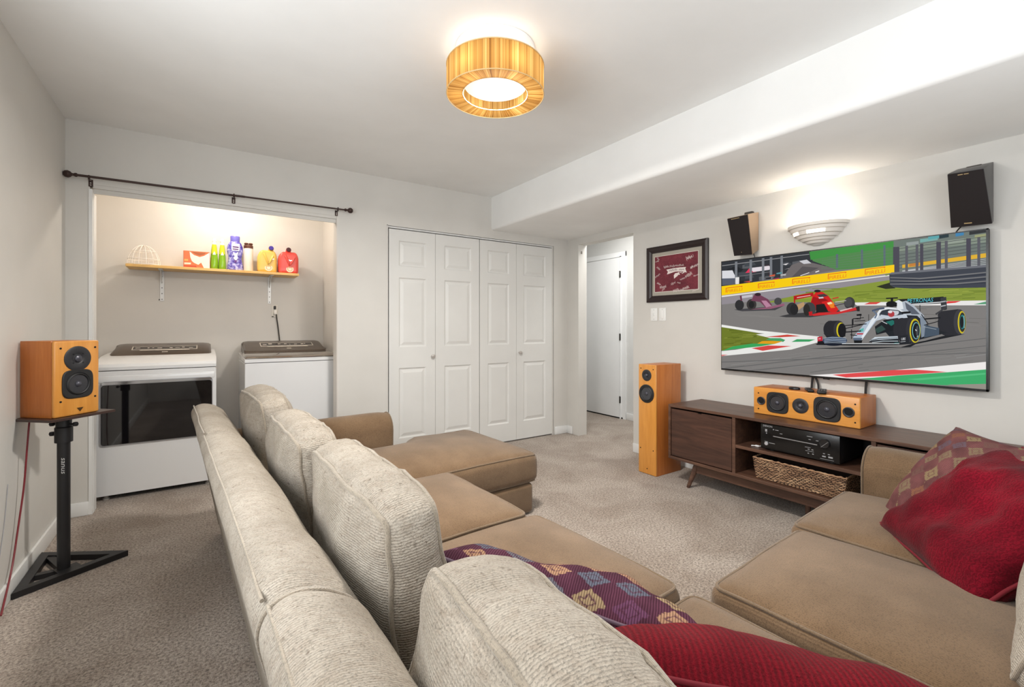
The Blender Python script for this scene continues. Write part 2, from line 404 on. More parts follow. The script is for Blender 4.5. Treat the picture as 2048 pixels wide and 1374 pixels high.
def rim_path(hx, hy, hz, r, top, deform, n=14):
    """piping path round the top (or bottom) edge of a soft box"""
    out = []; s = 1 if top else -1; k = r*.7071
    ix, iy = hx-r, hy-r; c = []
    for (sx, sy, a0) in ((1, 1, 0), (-1, 1, PI/2), (-1, -1, PI), (1, -1, 1.5*PI)):
        for j in range(5):
            a = a0+PI/2*j/4; c.append(Vector((sx*ix+math.cos(a)*k, sy*iy+math.sin(a)*k, s*(hz-r+k))))
    m = len(c)
    for i in range(m):
        p, q = c[i], c[(i+1) % m]; st = n if (q-p).length > .05 else 1
        for j in range(st): out.append(deform(p.lerp(q, j/st)))
    return out
def cushion(name, parent, size, loc, rot, mat, pmat, r=.035, n=20, pipes=(1, 0), pr=.0055, label=None, **kw):
    hx, hy, hz = size[0]/2, size[1]/2, size[2]/2
    f = puff_fn(hx, hy, hz, **kw)
    o = MB().bm(soft_box(hx, hy, hz, r, n, f)).build(name, mat, parent, ang=70)
    o.location = loc; o.rotation_euler = rot
    if label: o['label'] = label
    for top in (True, False):
        if pipes[0 if top else 1]:
            pth = rim_path(hx, hy, hz, r, top, f)
            MB().tube(pth, pr, 8, True).build('piping', pmat, o, ang=80)
    return o
sofa = thing('sectional_sofa', 'large beige and tan chenille sectional sofa with chaise and loose back cushions', 'sofa', OS, RS)
# --- backrest sections: leaning shells with a rounded top
def back_profile(grow=0):
    pr = [(-.002, .03), (-.05, .30), (-.112, .60), (-.134, .69), (-.132, .725), (-.115, .748), (-.085, .757), (-.05, .752), (-.015, .735), (.03, .69), (.085, .55), (.135, .30), (.15, .06)]
    c = Vector((0, .4)); return [tuple(c+(Vector(p)-c)*(1+grow)) for p in pr]
def backrest(q0, q1, along='q', seed=0, grow=0.0, steps=30):
    m = MB(); prof = [Vector(p) for p in smooth_path([(a, b, 0) for a, b in back_profile(grow)], 3)]
    N = len(prof); vs = []; fs = []
    for i in range(steps+1):
        t = i/steps; q = q0+(q1-q0)*t; e = min(t, 1-t)*abs(q1-q0); tuck = 1-.045*max(0, 1-e/.025)**2
        for p in prof:
            k = noise.noise(Vector((p.x*5, q*5, p.y*5+seed)))*.006+noise.noise(Vector((p.x*14, q*9, p.y*14+seed)))*.003
            x, z = p.x*tuck*(1+k*2)+k*.6, .4+(p.y-.4)*tuck+(k if p.y > .5 else 0)
            vs.append((x, q, z) if along == 'q' else (q, x, z))
    for i in range(steps):
        for j in range(N):
            j2 = (j+1) % N; fs.append((i*N+j, i*N+j2, (i+1)*N+j2, (i+1)*N+j))
    fs += [tuple(range(N)), tuple(steps*N+j for j in range(N))]
    m.add(vs, fs); o = m.build('backrest', FB, sofa, ang=60)
    for q in (q0, q1):
        g = [(p.x*.962, q, .4+(p.y-.4)*.962) if along == 'q' else (q, p.x*.962, .4+(p.y-.4)*.962) for p in prof]
        MB().tube(g, .005, 6, False).build('piping', PB, o, ang=80)
    # seam running along the rear of the top roll
    g = []
    for i in range(31):
        q = q0+(q1-q0)*(.01+.98*i/30); k = noise.noise(Vector((-.13*5, q*5, .7*5+seed)))*.006
        g.append((-.121+k*.6, q, .742+k) if along == 'q' else (q, -.121+k*.6, .742+k))
    MB().tube(g, .0035, 6).build('seam', PB, o, ang=80)
    return o
backrest(2.262, 3.12, seed=3, grow=-.012); backrest(.832, 2.255, seed=1); backrest(-.2, .825, seed=2, grow=.004)
rb = backrest(.02, 2.58, 'p', seed=5); rb.location = (0, -.10, 0)
# --- bases
m = MB(); m.box(.10, .965, .80, 2.225, .02, .215, .02, 3); m.build('base', FS, sofa)
m = MB(); m.box(.10, 1.615, 2.235, 3.085, .005, .195, .03, 4); m.build('base', FS, sofa, label='boxed base of the chaise')
m = MB(); m.box(.10, 1.06, -.1, .795, .02, .215, .02, 3); m.build('base', FS, sofa)
m = MB(); m.box(1.065, 2.36, -.1, .735, .02, .215, .02, 3); m.build('base', FS, sofa)
# --- arms with a rolled top
def arm(x0, x1, y0, y1, along):
    """arm panel: thin axis across, rounded top; along = axis of its length"""
    m = MB(); t0, t1 = (y0, y1) if along == 0 else (x0, x1); c = (t0+t1)/2; hw = (t1-t0)/2
    prof = [(t0+.012, .02), (t0+.004, .35)]+[(c-hw*math.cos(a), .50+.105*math.sin(a)) for a in [PI*k/14 for k in range(15)]]+[(t1-.004, .35), (t1-.012, .02)]
    l0, l1 = (x0, x1) if along == 0 else (y0, y1); st = 16; N = len(prof); vs = []; fs = []
    for i in range(st+1):
        s = i/st; l = l0+(l1-l0)*s; sh = .03*max(0, (s-.9)/.1)**2
        for a, z in prof:
            a2 = c+(a-c)*(1-sh*1.2); z2 = z*(1-sh*.5)+.004*noise.noise(Vector((l*6, a*6, z*6)))
            vs.append((l, a2, z2) if along == 0 else (a2, l, z2))
    for i in range(st):
        for j in range(N-1): fs.append((i*N+j, i*N+j+1, (i+1)*N+j+1, (i+1)*N+j))
    fs += [tuple(range(N)), tuple(st*N+j for j in range(N))]
    o = m.add(vs, fs).build('arm', FS, sofa, ang=60)
    g = [(l1, c+(a-c)*.97, z*.988) if along == 0 else (c+(a-c)*.97, l1, z*.988) for a, z in prof]
    MB().tube(g, .005, 6).build('piping', PS, o, ang=80)
    return o
arm(.05, .955, 2.905, 3.115, 0); arm(2.375, 2.60, -.18, .735, 1)
# --- seat cushions
ST = .40
def tee(q):                       # T-shaped chaise cushion: widens in front of the arm
    k = min(1, max(0, (q.x-.205)/.05)); k = k*k*(3-2*k)
    if q.y > 0: q.y += k*.21*(q.y/.335)**3
    return q
cushion('seat_cushion', sofa, (1.54, .67, .185), (.88, 2.57, .285), (0, 0, 0), FS, PS, r=.04, n=26, pipes=(1, 1), top=.075, bot=.0, side=.012, wr=.004, wf=(4, 4), seed=1, extra=tee, label='long tan chaise cushion')
cushion('seat_cushion', sofa, (.90, .705, .19), (.545, 1.868, .30), (0, 0, 0), FS, PS, r=.045, top=.05, side=.012, wr=.004, wf=(4, 4), seed=2)
cushion('seat_cushion', sofa, (.92, .70, .19), (.56, 1.157, .30), (0, 0, .01), FS, PS, r=.045, top=.05, side=.012, wr=.004, wf=(4, 4), seed=3)
cushion('seat_cushion', sofa, (.94, .86, .175), (.58, .375, .285), (0, 0, 0), FS, PS, r=.045, top=.035, side=.01, wr=.004, wf=(4, 4), seed=4)
cushion('seat_cushion', sofa, (.655, .78, .19), (1.403, .375, .305), (0, 0, 0), FS, PS, r=.04, pipes=(1, 1), top=.045, side=.01, wr=.004, wf=(4, 4), seed=5)
cushion('seat_cushion', sofa, (.625, .80, .19), (2.055, .40, .305), (0, 0, 0), FS, PS, r=.04, pipes=(1, 1), top=.045, side=.01, wr=.004, wf=(4, 4), seed=6)
# --- back cushions of the left run (local x = along the sofa, y = up, z = towards the seat)
def crease(q):                    # gathered wrinkles across the top edge
    t = max(0, min(1, (q.y-.13)/.07)); k = noise.noise(Vector((q.x*26, q.z*5, 3)))+.6*noise.noise(Vector((q.x*55+q.z*14, q.z*9, 9)))
    q.y += t*.0075*k; q.z += .004*noise.noise(Vector((q.x*9, q.y*9, 5)))*(1-t)
    return q
def bcush(q0, q1, seed, lean=.11, yaw=0, h=.43, th=.125, p=.172, z=.615, **kw):
    M = Matrix(((0, 0, 1), (1, 0, 0), (0, 1, 0))).to_4x4()           # x->q, y->z, z->p
    R = (Matrix.Rotation(yaw, 4, 'Z') @ Matrix.Rotation(-lean, 4, 'Y') @ M).to_euler()
    a = dict(top=.06, bot=.04, side=.018, wr=.013, wf=(4.5, 7), pull=.018); a.update(kw)
    return cushion('back_cushion', sofa, (q1-q0, h, th), (p, (q0+q1)/2, z), R, FB, PB, r=.03, n=46, pipes=(1, 1), pr=.006, seed=seed, extra=crease, **a)
bcush(2.36, 2.93, 11, yaw=.03, z=.635); bcush(1.55, 2.17, 12, yaw=-.02); bcush(.84, 1.50, 13, yaw=-.03); bcush(.04, .70, 14, yaw=-.13, z=.586, lean=-.16, p=.098, th=.165)
# right run: back cushions facing the chaise
for i, (a, b) in enumerate(((1.16, 1.76), (1.78, 2.36))):
    R = (Matrix.Rotation(.30, 4, 'X') @ Matrix(((-1, 0, 0), (0, 0, 1), (0, 1, 0))).to_4x4()).to_euler()
    cushion('back_cushion', sofa, (b-a, .44, .17), ((a+b)/2, .002, .62), R, FB, PB, r=.03, n=18, pipes=(1, 1), top=.05, bot=.02, side=.02, wr=.008, seed=21+i)
# ================================================================== throw pillows
def kilim(name, ground, cols, sc=9):
    t = NT(name); v = t.coords()
    sx = t.node('ShaderNodeSeparateXYZ'); t.link(v, sx.inputs[0])
    X = t.math('MULTIPLY', sx.outputs[0], sc); Y = t.math('MULTIPLY', t.math('ADD', sx.outputs[1], t.math('MULTIPLY', t.math('ABSOLUTE', sx.outputs[2], 0), -1.3)), sc)
    def tri(a): return t.math('ABSOLUTE', t.math('SUBTRACT', t.math('FRACT', a, 0), .5), 0)
    zig = t.math('ADD', tri(X), tri(Y))                              # diamond lattice 0..1
    jit = t.noise(t.coords((90, 260, 90)), 1, 2); zig = t.math('ADD', zig, t.math('MULTIPLY', t.math('SUBTRACT', jit, .5), .34))
    cell = t.node('ShaderNodeTexWhiteNoise', noise_dimensions='2D')
    cx = t.node('ShaderNodeCombineXYZ'); t.link(t.math('FLOOR', X, 0), cx.inputs[0]); t.link(t.math('FLOOR', Y, 0), cx.inputs[1]); t.link(cx.outputs[0], cell.inputs[0])
    cc = t.ramp(cell.outputs[0], [(k/len(cols), c) for k, c in enumerate(cols)]); t.n[-1].color_ramp.interpolation = 'CONSTANT'
    for nd in t.n:
        if nd.type == 'VALTORGB': nd.color_ramp.interpolation = 'CONSTANT'
    g = t.ramp(t.noise(v, 14, 3), [(.3, ground), (.7, tuple(min(255, int(x*1.35)) for x in ground))])
    ring = t.ramp(zig, [(0, (255, 255, 255)), (.16, (255, 255, 255)), (.20, (40, 40, 40)), (.28, (255, 255, 255)), (.42, (255, 255, 255)), (.47, (0, 0, 0))])
    c = t.mix(g, cc, ring)
    wv = t.node('ShaderNodeTexWave', bands_direction='X'); wv.inputs['Scale'].default_value = 60; wv.inputs['Distortion'].default_value = 1.5; t.link(v, wv.inputs['Vector'])
    st = t.ramp(wv.outputs['Fac'], [(.2, (150, 140, 140)), (.6, (255, 255, 255))])
    t.color(t.mix(c, st, .7, 'MULTIPLY')); t.set(Roughness=.95, Specular_IOR_Level=.1); t.bump(wv.outputs['Fac'], .4, .002); return t.m
K1 = kilim('kilim_purple', (70, 40, 52), [(150, 128, 98), (98, 94, 102), (160, 124, 98), (100, 62, 86), (92, 94, 106)], 12)
K2 = kilim('kilim_muted', (96, 62, 62), [(142, 124, 94), (112, 82, 76), (130, 112, 90), (134, 92, 72), (104, 88, 98)], 13)
def cord(name, a, b, ribs):
    return fabric(name, a, b, ribs, 'X', 1.0, sheen=.03, ribcol=.7, rough=.85, dist=.6)
R1 = cord('corduroy_red', (96, 4, 18), (124, 10, 26), 30)
R2 = fabric('velvet_red', (76, 3, 16), (130, 12, 34), 30, 'X', .5, sheen=.05, ribcol=.45, dist=9)
PP = plain('pillow_piping_mauve', (92, 74, 86), .9); PR = plain('pillow_piping_red', (104, 8, 24), .9); PD = plain('pillow_piping_dark', (96, 66, 66), .9)
def pillow(name, label, c, ex, up, w_, h_, th, mat, pmat, seed, wr=.012, pr=.006, sag=0, group='throw pillows on the sofa', pw=1.0):
    ex = Vector(ex).normalized(); nz = ex.cross(Vector(up)).normalized(); uy = nz.cross(ex).normalized()
    R = Matrix((ex, uy, nz)).transposed().to_4x4()
    n = 40; vs = []; fs = []
    def surf(u, v, s):
        t = (max(0, 1-abs(u)**2.4)*max(0, 1-abs(v)**2.4))**.45
        k = 1-.07*(1-abs(u)**2)*abs(v)**3; l = 1-.07*(1-abs(v)**2)*abs(u)**3
        x, y = u*w_/2*l, v*h_/2*k
        f = noise.noise(Vector((x*6+seed, y*6, seed*2.)))+.5*noise.noise(Vector((x*13, y*13+seed, s)))
        z = s*th/2*t+wr*f*(t+.25)+sag*(v-1)*(1-u*u)*0
        y -= sag*(1-u*u)*max(0, v)**2
        return Vector((x, y, z))
    idx = {}
    for s in (1, -1):
        for i in range(n+1):
            for j in range(n+1):
                edge = i in (0, n) or j in (0, n)
                if s == -1 and edge: idx[(s, i, j)] = idx[(1, i, j)]; continue
                u, v = -1+2*i/n, -1+2*j/n; u, v = math.sin(u*PI/2)*.4+u*.6, math.sin(v*PI/2)*.4+v*.6
                idx[(s, i, j)] = len(vs); vs.append(surf(u, v, s))
        for i in range(n):
            for j in range(n):
                q = (idx[(s, i, j)], idx[(s, i+1, j)], idx[(s, i+1, j+1)], idx[(s, i, j+1)]); fs.append(q if s > 0 else q[::-1])
    r = thing(name, label, 'pillow', group=group); r.location = c; r.rotation_euler = R.to_euler()
    o = MB().add(vs, fs).build('cover', mat, r, ang=80)
    pth = [surf(-1+2*k/40, -1, 1) for k in range(40)]+[surf(1, -1+2*k/40, 1) for k in range(40)]+[surf(1-2*k/40, 1, 1) for k in range(40)]+[surf(-1, 1-2*k/40, 1) for k in range(40)]
    MB().tube(pth, pr, 8, True).build('piping', pmat, r, ang=80)
    return r
pillow('throw_pillow', 'purple zigzag patterned pillow behind the nearest pale back cushion', (.685, .785, .492), (.60, -.80, -.14), (-.46, -.46, .76), .60, .40, .25, K1, PP, 3, wr=.02, sag=.03, pr=.0045)
pillow('throw_pillow', 'red corduroy pillow at the bottom edge, in front of the purple pillow', (.805, .455, .475), (.79, -.60, -.14), (-.48, -.50, .72), .64, .42, .24, R1, PR, 8, wr=.016, pr=.0045)
pillow('throw_pillow', 'muted maroon patterned pillow leaning against the sofa arm by the cabinet', (2.30, .46, .585), (.72, .70, -.02), (.42, -.42, .80), .46, .46, .17, K2, PD, 5, wr=.012)
pillow('throw_pillow', 'fuzzy crimson pillow lying over the patterned pillow at the right', (2.07, .33, .575), (.76, .64, .06), (.58, -.50, .62), .50, .54, .22, R2, PR, 9, wr=.042)

# ================================================================== media cabinet
WALNUT = wood('walnut', (58, 38, 30), (104, 74, 58), (9, 1.1, 14), .38, dist=1.6); WALNUT_D = wood('walnut_door', (50, 33, 27), (84, 56, 44), (9, 1.1, 14), .42, dist=2)
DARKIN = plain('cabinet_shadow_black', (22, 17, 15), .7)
FX, BX, Y0, Y1, ZB, ZT = 2.925, 3.35, .40, 2.20, .188, .596
D1, D2 = 1.688, .922
cab = thing('media_cabinet', 'low walnut media cabinet on splayed legs under the television', 'cabinet', (3.14, 1.3, 0))
O = (3.14, 1.3, 0); t = .02
MB(O).box(FX, BX, Y0, Y1, ZT-t, ZT, .002, 1).build('top', WALNUT, cab)
MB(O).box(FX, BX, Y0, Y1, ZB, ZB+t, .002, 1).build('bottom', WALNUT, cab)
for y in (Y0, Y1-t): MB(O).box(FX, BX, y, y+t, ZB+t, ZT-t, .001, 1).build('side_panel', WALNUT, cab)
for y in (D1, D2): MB(O).box(FX+.004, BX-.01, y-.011, y+.011, ZB+t, ZT-t, .001, 1).build('divider', WALNUT, cab)
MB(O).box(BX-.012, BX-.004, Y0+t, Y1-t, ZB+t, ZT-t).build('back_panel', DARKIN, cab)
MB(O).box(FX+.006, BX-.012, D2+.011, D1-.011, .378, .398, .001, 1).build('shelf', WALNUT, cab)
for a, b in ((D1+.015, Y1-t-.004), (Y0+t+.004, D2-.015)):
    d = MB(O).box(FX+.006, FX+.024, a, b, ZB+t+.006, ZT-t-.012, .0015, 1).build('door', WALNUT_D, cab)
    MB(O).box(FX+.003, FX+.02, (a+b)/2-.014, (a+b)/2+.014, ZT-t-.016, ZT-t-.011, .001, 1).build('latch', plain('latch_dark', (30, 26, 24), .3, .5), d)
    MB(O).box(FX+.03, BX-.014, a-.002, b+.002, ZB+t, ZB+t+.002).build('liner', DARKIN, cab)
MB(O).box(FX+.055, FX+.075, Y0+.2, Y1-.2, .115, ZB, .001, 1).build('apron', WALNUT, cab)
MB(O).box(BX-.075, BX-.055, Y0+.2, Y1-.2, .115, ZB, .001, 1).build('apron', WALNUT, cab)
for fx, tx in ((2.955, 3.0), (3.32, 3.28)):
    for fy, ty in ((2.05, 2.0), (.55, .6)):
        MB(O).cyl((fx, fy, 0), (tx, ty, ZB), .0125, .023, 18).build('leg', WALNUT, cab)
MB(O).box(FX+.076, BX-.076, 1.28, 1.32, .11, ZB).build('centre_rail', WALNUT, cab)
MB(O).cyl((3.08, 1.30, 0), (3.08, 1.30, ZB), .014, .02, 14).build('leg', WALNUT, cab)
# --- receiver
RO = (3.05, 1.305, .399)
rc = thing('receiver', 'black home cinema receiver on the middle cabinet shelf', 'receiver', RO)
GB = plain('gloss_black', (14, 14, 15), .25); MBK = plain('matte_black', (20, 20, 21), .55); SILV = plain('silver', (190, 192, 196), .3, .8); PRINT = plain('grey_print', (150, 150, 152), .5)
r0, r1 = 1.522, 1.088
MB(RO).box(2.968, 3.27, r1, r0, .409, .560, .003, 2).build('body', MBK, rc)
MB(RO).box(2.958, 2.970, r1-.002, r0+.002, .409, .566, .003, 2).build('faceplate', GB, rc)
for y in (r0-.05, r1+.05):
    for x in (3.0, 3.24): MB(RO).cyl((x, y, .3985), (x, y, .411), .02, n=16).build('foot', MBK, rc)
MB(RO).hexa([(2.956, 1.447, .494), (2.958, 1.447, .494), (2.958, 1.20, .492), (2.956, 1.20, .492), (2.956, 1.447, .499), (2.958, 1.447, .499), (2.958, 1.20, .497), (2.956, 1.20, .497)]).build('trim_bar', SILV, rc)
MX = Matrix.Rotation(-PI/2, 4, 'Y')
MB(RO).lathe([(.026, 0), (.0255, .014), (.023, .017), (.021, .0165), (0, .0165)], Matrix.Translation((2.958, 1.158, .512)) @ MX, 32).build('volume_dial', plain('dial_black', (52, 50, 50), .3, .6), rc)
m = MB(RO); m.hexa([(2.9412, 1.176, .490), (2.9425, 1.176, .490), (2.9425, 1.174, .489), (2.9412, 1.174, .489), (2.9412, 1.139, .526), (2.9425, 1.139, .526), (2.9425, 1.137, .525), (2.9412, 1.137, .525)]); m.build('dial_mark', SILV, rc)
for y, z in ((1.497, .548),):
    m = MB(RO); text_mb(m, 'DENON', .016, Matrix.Translation((2.9572, y+.013, z)) @ Matrix(((0, 0, -1), (-1, 0, 0), (0, 1, 0))).to_4x4()); m.build('logo', plain('print_bright', (215, 215, 218), .4), rc, smooth=False)
m = MB(RO)
for y, z, w_, h_ in ((1.49, .525, .012, .016), (1.488, .508, .006, .006), (1.445, .538, .006, .006), (1.425, .537, .02, .003), (1.40, .52, .015, .003), (1.24, .535, .03, .003), (1.24, .518, .012, .003), (1.20, .518, .014, .003), (1.25, .47, .03, .002), (1.245, .46, .01, .004), (1.225, .46, .01, .004), (1.24, .449, .045, .002), (1.247, .436, .008, .005), (1.222, .436, .008, .005), (1.165, .452, .01, .004), (1.14, .452, .01, .004), (1.165, .436, .018, .007), (1.132, .437, .022, .009), (1.15, .421, .07, .0015), (1.11, .553, .025, .003), (1.49, .455, .02, .002), (1.455, .45, .035, .003)):
    m.box(2.9568, 2.9582, y-w_/2, y+w_/2, z-h_/2, z+h_/2)
m.build('print', PRINT, rc, smooth=False)['kind'] = 'stuff'
MB(RO).lathe([(.011, 0), (.0105, .006), (0, .007)], Matrix.Translation((2.958, 1.488, .443)) @ MX, 20).build('power_button', plain('button_light', (205, 205, 210), .3, .5), rc)
tag(MB().tube(smooth_path([(2.985, 1.60, .402), (2.995, 1.575, .404), (3.0, 1.555, .404), (3.06, 1.54, .404)], 5), [.003]*5+[.006]*5+[.004]*6, 8).build('cable_plug', plain('cable_white', (225, 225, 225), .5)), 'short white cable end beside the black receiver', 'cable')
# --- woven basket
BO = (3.1, 1.312, .209)
bk = thing('woven_basket', 'rectangular seagrass basket on the lower cabinet shelf', 'basket', BO)
ST1 = NT('seagrass'); v = ST1.coords((40, 10, 40)); n_ = ST1.noise(v, 1.5, 3); ST1.color(ST1.ramp(n_, [(.3, (116, 84, 62)), (.5, (168, 130, 98)), (.7, (206, 172, 136))])); ST1.set(Roughness=.8); ST1 = ST1.m
INNER = plain('basket_inner', (42, 28, 21), .95)
def bwall(pa, pb, qa, qb, ta, tb):   # bottom edge pa-pb, top edge qa-qb
    return [Vector(x) for x in (pa, pb, qa, qb)]
bx0, bx1 = 2.958, 3.25
sides = [((bx0+.004, 1.552), (bx0+.004, 1.072), (bx0, 1.572), (bx0, 1.055)), ((bx0+.004, 1.072), (bx1, 1.072), (bx0, 1.055), (bx1, 1.055)), ((bx1, 1.072), (bx1, 1.552), (bx1, 1.055), (bx1, 1.572)), ((bx1, 1.552), (bx0+.004, 1.552), (bx1, 1.572), (bx0, 1.572))]
zb, zt = .211, .338
m = MB(BO); m.box(bx0+.012, bx1-.01, 1.08, 1.545, zb, zb+.006)
for a, b, c, d in sides:
    ce = Vector(((bx0+bx1)/2, 1.313, 0))
    P = [Vector((*a, zb)), Vector((*b, zb)), Vector((*d, zt)), Vector((*c, zt))]
    Q = [p+(Vector((ce.x, ce.y, p.z))-p).normalized()*.006 for p in P]
    m.hexa([P[0], P[1], Q[1], Q[0], P[3], P[2], Q[2], Q[3]])
m.build('liner', INNER, bk, smooth=False)
wm = MB(BO); rows = 15
for a, b, c, d in sides[:2]+sides[3:]:
    for i in range(rows):
        tz = (i+.5)/rows; A = Vector((*a, zb)).lerp(Vector((*c, zt)), tz); B_ = Vector((*b, zb)).lerp(Vector((*d, zt)), tz)
        L = (B_-A).length; nst = int(L/.021); dr = (B_-A).normalized(); nrm = dr.cross(Vector((0, 0, 1)))
        if nrm.dot(A-Vector(((bx0+bx1)/2, 1.313, A.z))) < 0: nrm.negate()
        for k in range(nst):
            p = A.lerp(B_, (k+.5+(.5 if i % 2 else 0)*1-.25)/nst)+Vector((0, 0, random.uniform(-.0015, .0015)))
            hl, hr = random.uniform(.009, .0125), random.uniform(.0022, .0036); vs = []; fs = []; tl = random.uniform(-.12, .12)
            dd = (dr+Vector((0, 0, tl))).normalized(); zz = dd.cross(nrm).normalized(); prof = [(-1, .1), (-.6, .8), (0, 1), (.6, .8), (1, .1)]
            for s_, f_ in prof:
                for g in range(6):
                    an = 2*PI*g/6; vs.append(p+dd*hl*s_+nrm*(hr*1.1*f_*math.cos(an)+.001)+zz*hr*f_*math.sin(an))
            for q in range(4):
                for g in range(6): fs.append((q*6+g, q*6+(g+1) % 6, (q+1)*6+(g+1) % 6, (q+1)*6+g))
            fs += [tuple(range(6)), tuple(24+g for g in range(6))]
            wm.add(vs, fs)
wv_ = wm.build('weave', ST1, bk, ang=70); wv_['kind'] = 'stuff'
rim = [Vector((*c, zt)) for _, _, c, _ in sides]; pth = []
for i in range(4):
    for k in range(40): pth.append(rim[i].lerp(rim[(i+1) % 4], k/40)+Vector((0, 0, .002*math.sin(k*2.2))))
MB(BO).tube(pth, [.0048+.0016*math.sin(k*1.7) for k in range(160)], 7, True).build('rim', ST1, bk, ang=70)
# ================================================================== loudspeakers in honey wood
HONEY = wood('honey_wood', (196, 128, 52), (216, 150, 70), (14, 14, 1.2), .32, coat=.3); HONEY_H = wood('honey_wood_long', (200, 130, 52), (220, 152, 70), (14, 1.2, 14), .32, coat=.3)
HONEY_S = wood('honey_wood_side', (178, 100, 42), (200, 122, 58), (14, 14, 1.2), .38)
RUB = plain('rubber_black', (26, 26, 28), .5); CONE = plain('cone_grey', (60, 62, 68), .22, .35, Coat_Weight=.8); DUST = plain('dust_cap', (72, 72, 80), .3, .3); FACE = plain('driver_face', (38, 38, 42), .45); HOLE = plain('hole', (6, 6, 6), .9)
def drv_tweeter(M, r, parent):
    d = MB().lathe([(r, -.001), (r, .002), (r*.94, .0035), (r*.42, .003), (r*.36, .001), (r*.30, .0015), (r*.26, .006), (r*.16, .010), (0, .0115)], M, 36).build('tweeter', FACE, parent)
    MB().lathe([(r*.29, .002), (r*.25, .008), (r*.14, .0118), (0, .013)], M, 24).build('dome', DUST, d)
    m = MB()
    for k in range(4):
        a = PI/4+k*PI/2; m.cyl(M @ Vector((r*.5*math.cos(a), r*.5*math.sin(a), .002)), M @ Vector((r*.5*math.cos(a), r*.5*math.sin(a), .0045)), r*.05, n=8)
    m.build('screws', HOLE, d)['kind'] = 'stuff'
    return d
def drv_woofer(M, r, parent, square=True):
    if square:          # rounded-square basket trim
        n = 48; vs = []; fs = []
        for rr, z in ((1.13, -.001), (1.13, .003), (1.08, .006), (.90, .0055), (.86, .002)):
            for k in range(n):
                a = 2*PI*k/n; e = 4.2 if rr > 1 else 2
                s = (abs(math.cos(a))**e+abs(math.sin(a))**e)**(-1/e); vs.append(M @ Vector((r*rr*s*math.cos(a), r*rr*s*math.sin(a), z)))
        for i in range(4):
            for k in range(n): fs.append((i*n+k, i*n+(k+1) % n, (i+1)*n+(k+1) % n, (i+1)*n+k))
        fs.append(tuple(range(n)))
        d = MB().add(vs, fs).build('woofer', RUB, parent)
    else:
        d = MB().lathe([(r*1.08, -.001), (r*1.08, .004), (r*1.03, .006), (r*.90, .0055), (r*.86, .002), (r*.84, 0)], M, 40).build('woofer', RUB, parent)
    MB().lathe([(r*.88, .003), (r*.84, .0075), (r*.78, .0095), (r*.72, .007), (r*.70, .003)], M, 40).build('surround', RUB, d)
    MB().lathe([(r*.71, .004), (r*.5, -.004+.004), (r*.30, .0012), (r*.22, .0012), (0, .0012)], M, 40).build('cone', CONE, d)
    MB().lathe([(r*.25, .001), (r*.23, .006), (r*.17, .010), (r*.08, .0125), (0, .013)], M, 28).build('dust_cap', DUST, d)
    return d
def drv_port(M, r, parent):
    d = MB().lathe([(r, -.001), (r, .003), (r*.85, .0045), (r*.68, .002), (r*.66, .0005), (0, .0005)], M, 32).build('bass_port', FACE, parent)
    MB().lathe([(r*.66, .001), (r*.6, .0012), (0, .0013)], M, 24).build('bore', HOLE, d)
    return d
def pegs(pts, M, parent, r=.0045):
    for x, y in pts: MB().lathe([(r, -.001), (r, .0015), (r*.5, .0008), (0, .0008)], M @ Matrix.Translation((x, y, 0)), 12).build('grille_socket', HOLE, parent)
FACEX = Matrix(((0, 0, -1, 0), (-1, 0, 0, 0), (0, 1, 0, 0), (0, 0, 0, 1)))    # local x -> -y, y -> z, z -> -x
# centre channel, on the cabinet
cs = thing('centre_speaker', 'long honey wood centre speaker on the walnut cabinet under the screen', 'speaker', (3.225, 1.342, .597)); CO = (3.225, 1.342, .597)
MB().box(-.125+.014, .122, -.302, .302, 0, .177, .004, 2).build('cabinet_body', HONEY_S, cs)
MB().box(-.125, -.125+.018, -.304, .304, 0, .178, .007, 3).build('front_baffle', HONEY_H, cs)
F = Matrix.Translation((-.1255, 0, .089)) @ FACEX
drv_port(F @ Matrix.Translation((-.252, 0, 0)), .027, cs); drv_port(F @ Matrix.Translation((.248, 0, 0)), .03, cs)
drv_woofer(F @ Matrix.Translation((-.148, 0, 0)), .060, cs); drv_woofer(F @ Matrix.Translation((.137, 0, 0)), .064, cs)
drv_tweeter(F @ Matrix.Translation((-.01, 0, 0)), .047, cs)
pegs([(-.27, .05), (-.27, -.055), (.28, .05), (.28, -.055)], F, cs)
# tower
tw = thing('tower_speaker', 'tall slim honey wood tower speaker standing beside the cabinet', 'speaker', (3.11, 2.418, 0))
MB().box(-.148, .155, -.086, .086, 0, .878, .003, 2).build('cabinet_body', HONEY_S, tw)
MB().box(-.161, -.146, -.087, .087, .002, .878, .005, 3).build('front_baffle', HONEY, tw)
F = Matrix.Translation((-.1615, 0, 0)) @ FACEX
drv_tweeter(F @ Matrix.Translation((-.004, .792, 0)), .046, tw); drv_woofer(F @ Matrix.Translation((-.005, .645, 0)), .068, tw, False)
pegs([(-.062, .845), (.06, .842), (-.066, .20), (.06, .20), (.0, .045)], F, tw)
tag(MB().box(3.28, 3.34, 2.215, 2.235, 0, .05, .002, 1).build('wood_offcut', wood('pale_wood', (216, 186, 140), (232, 204, 160), (3, 20, 20))), 'pale wood strip on the carpet between tower speaker and cabinet', 'wood strip')
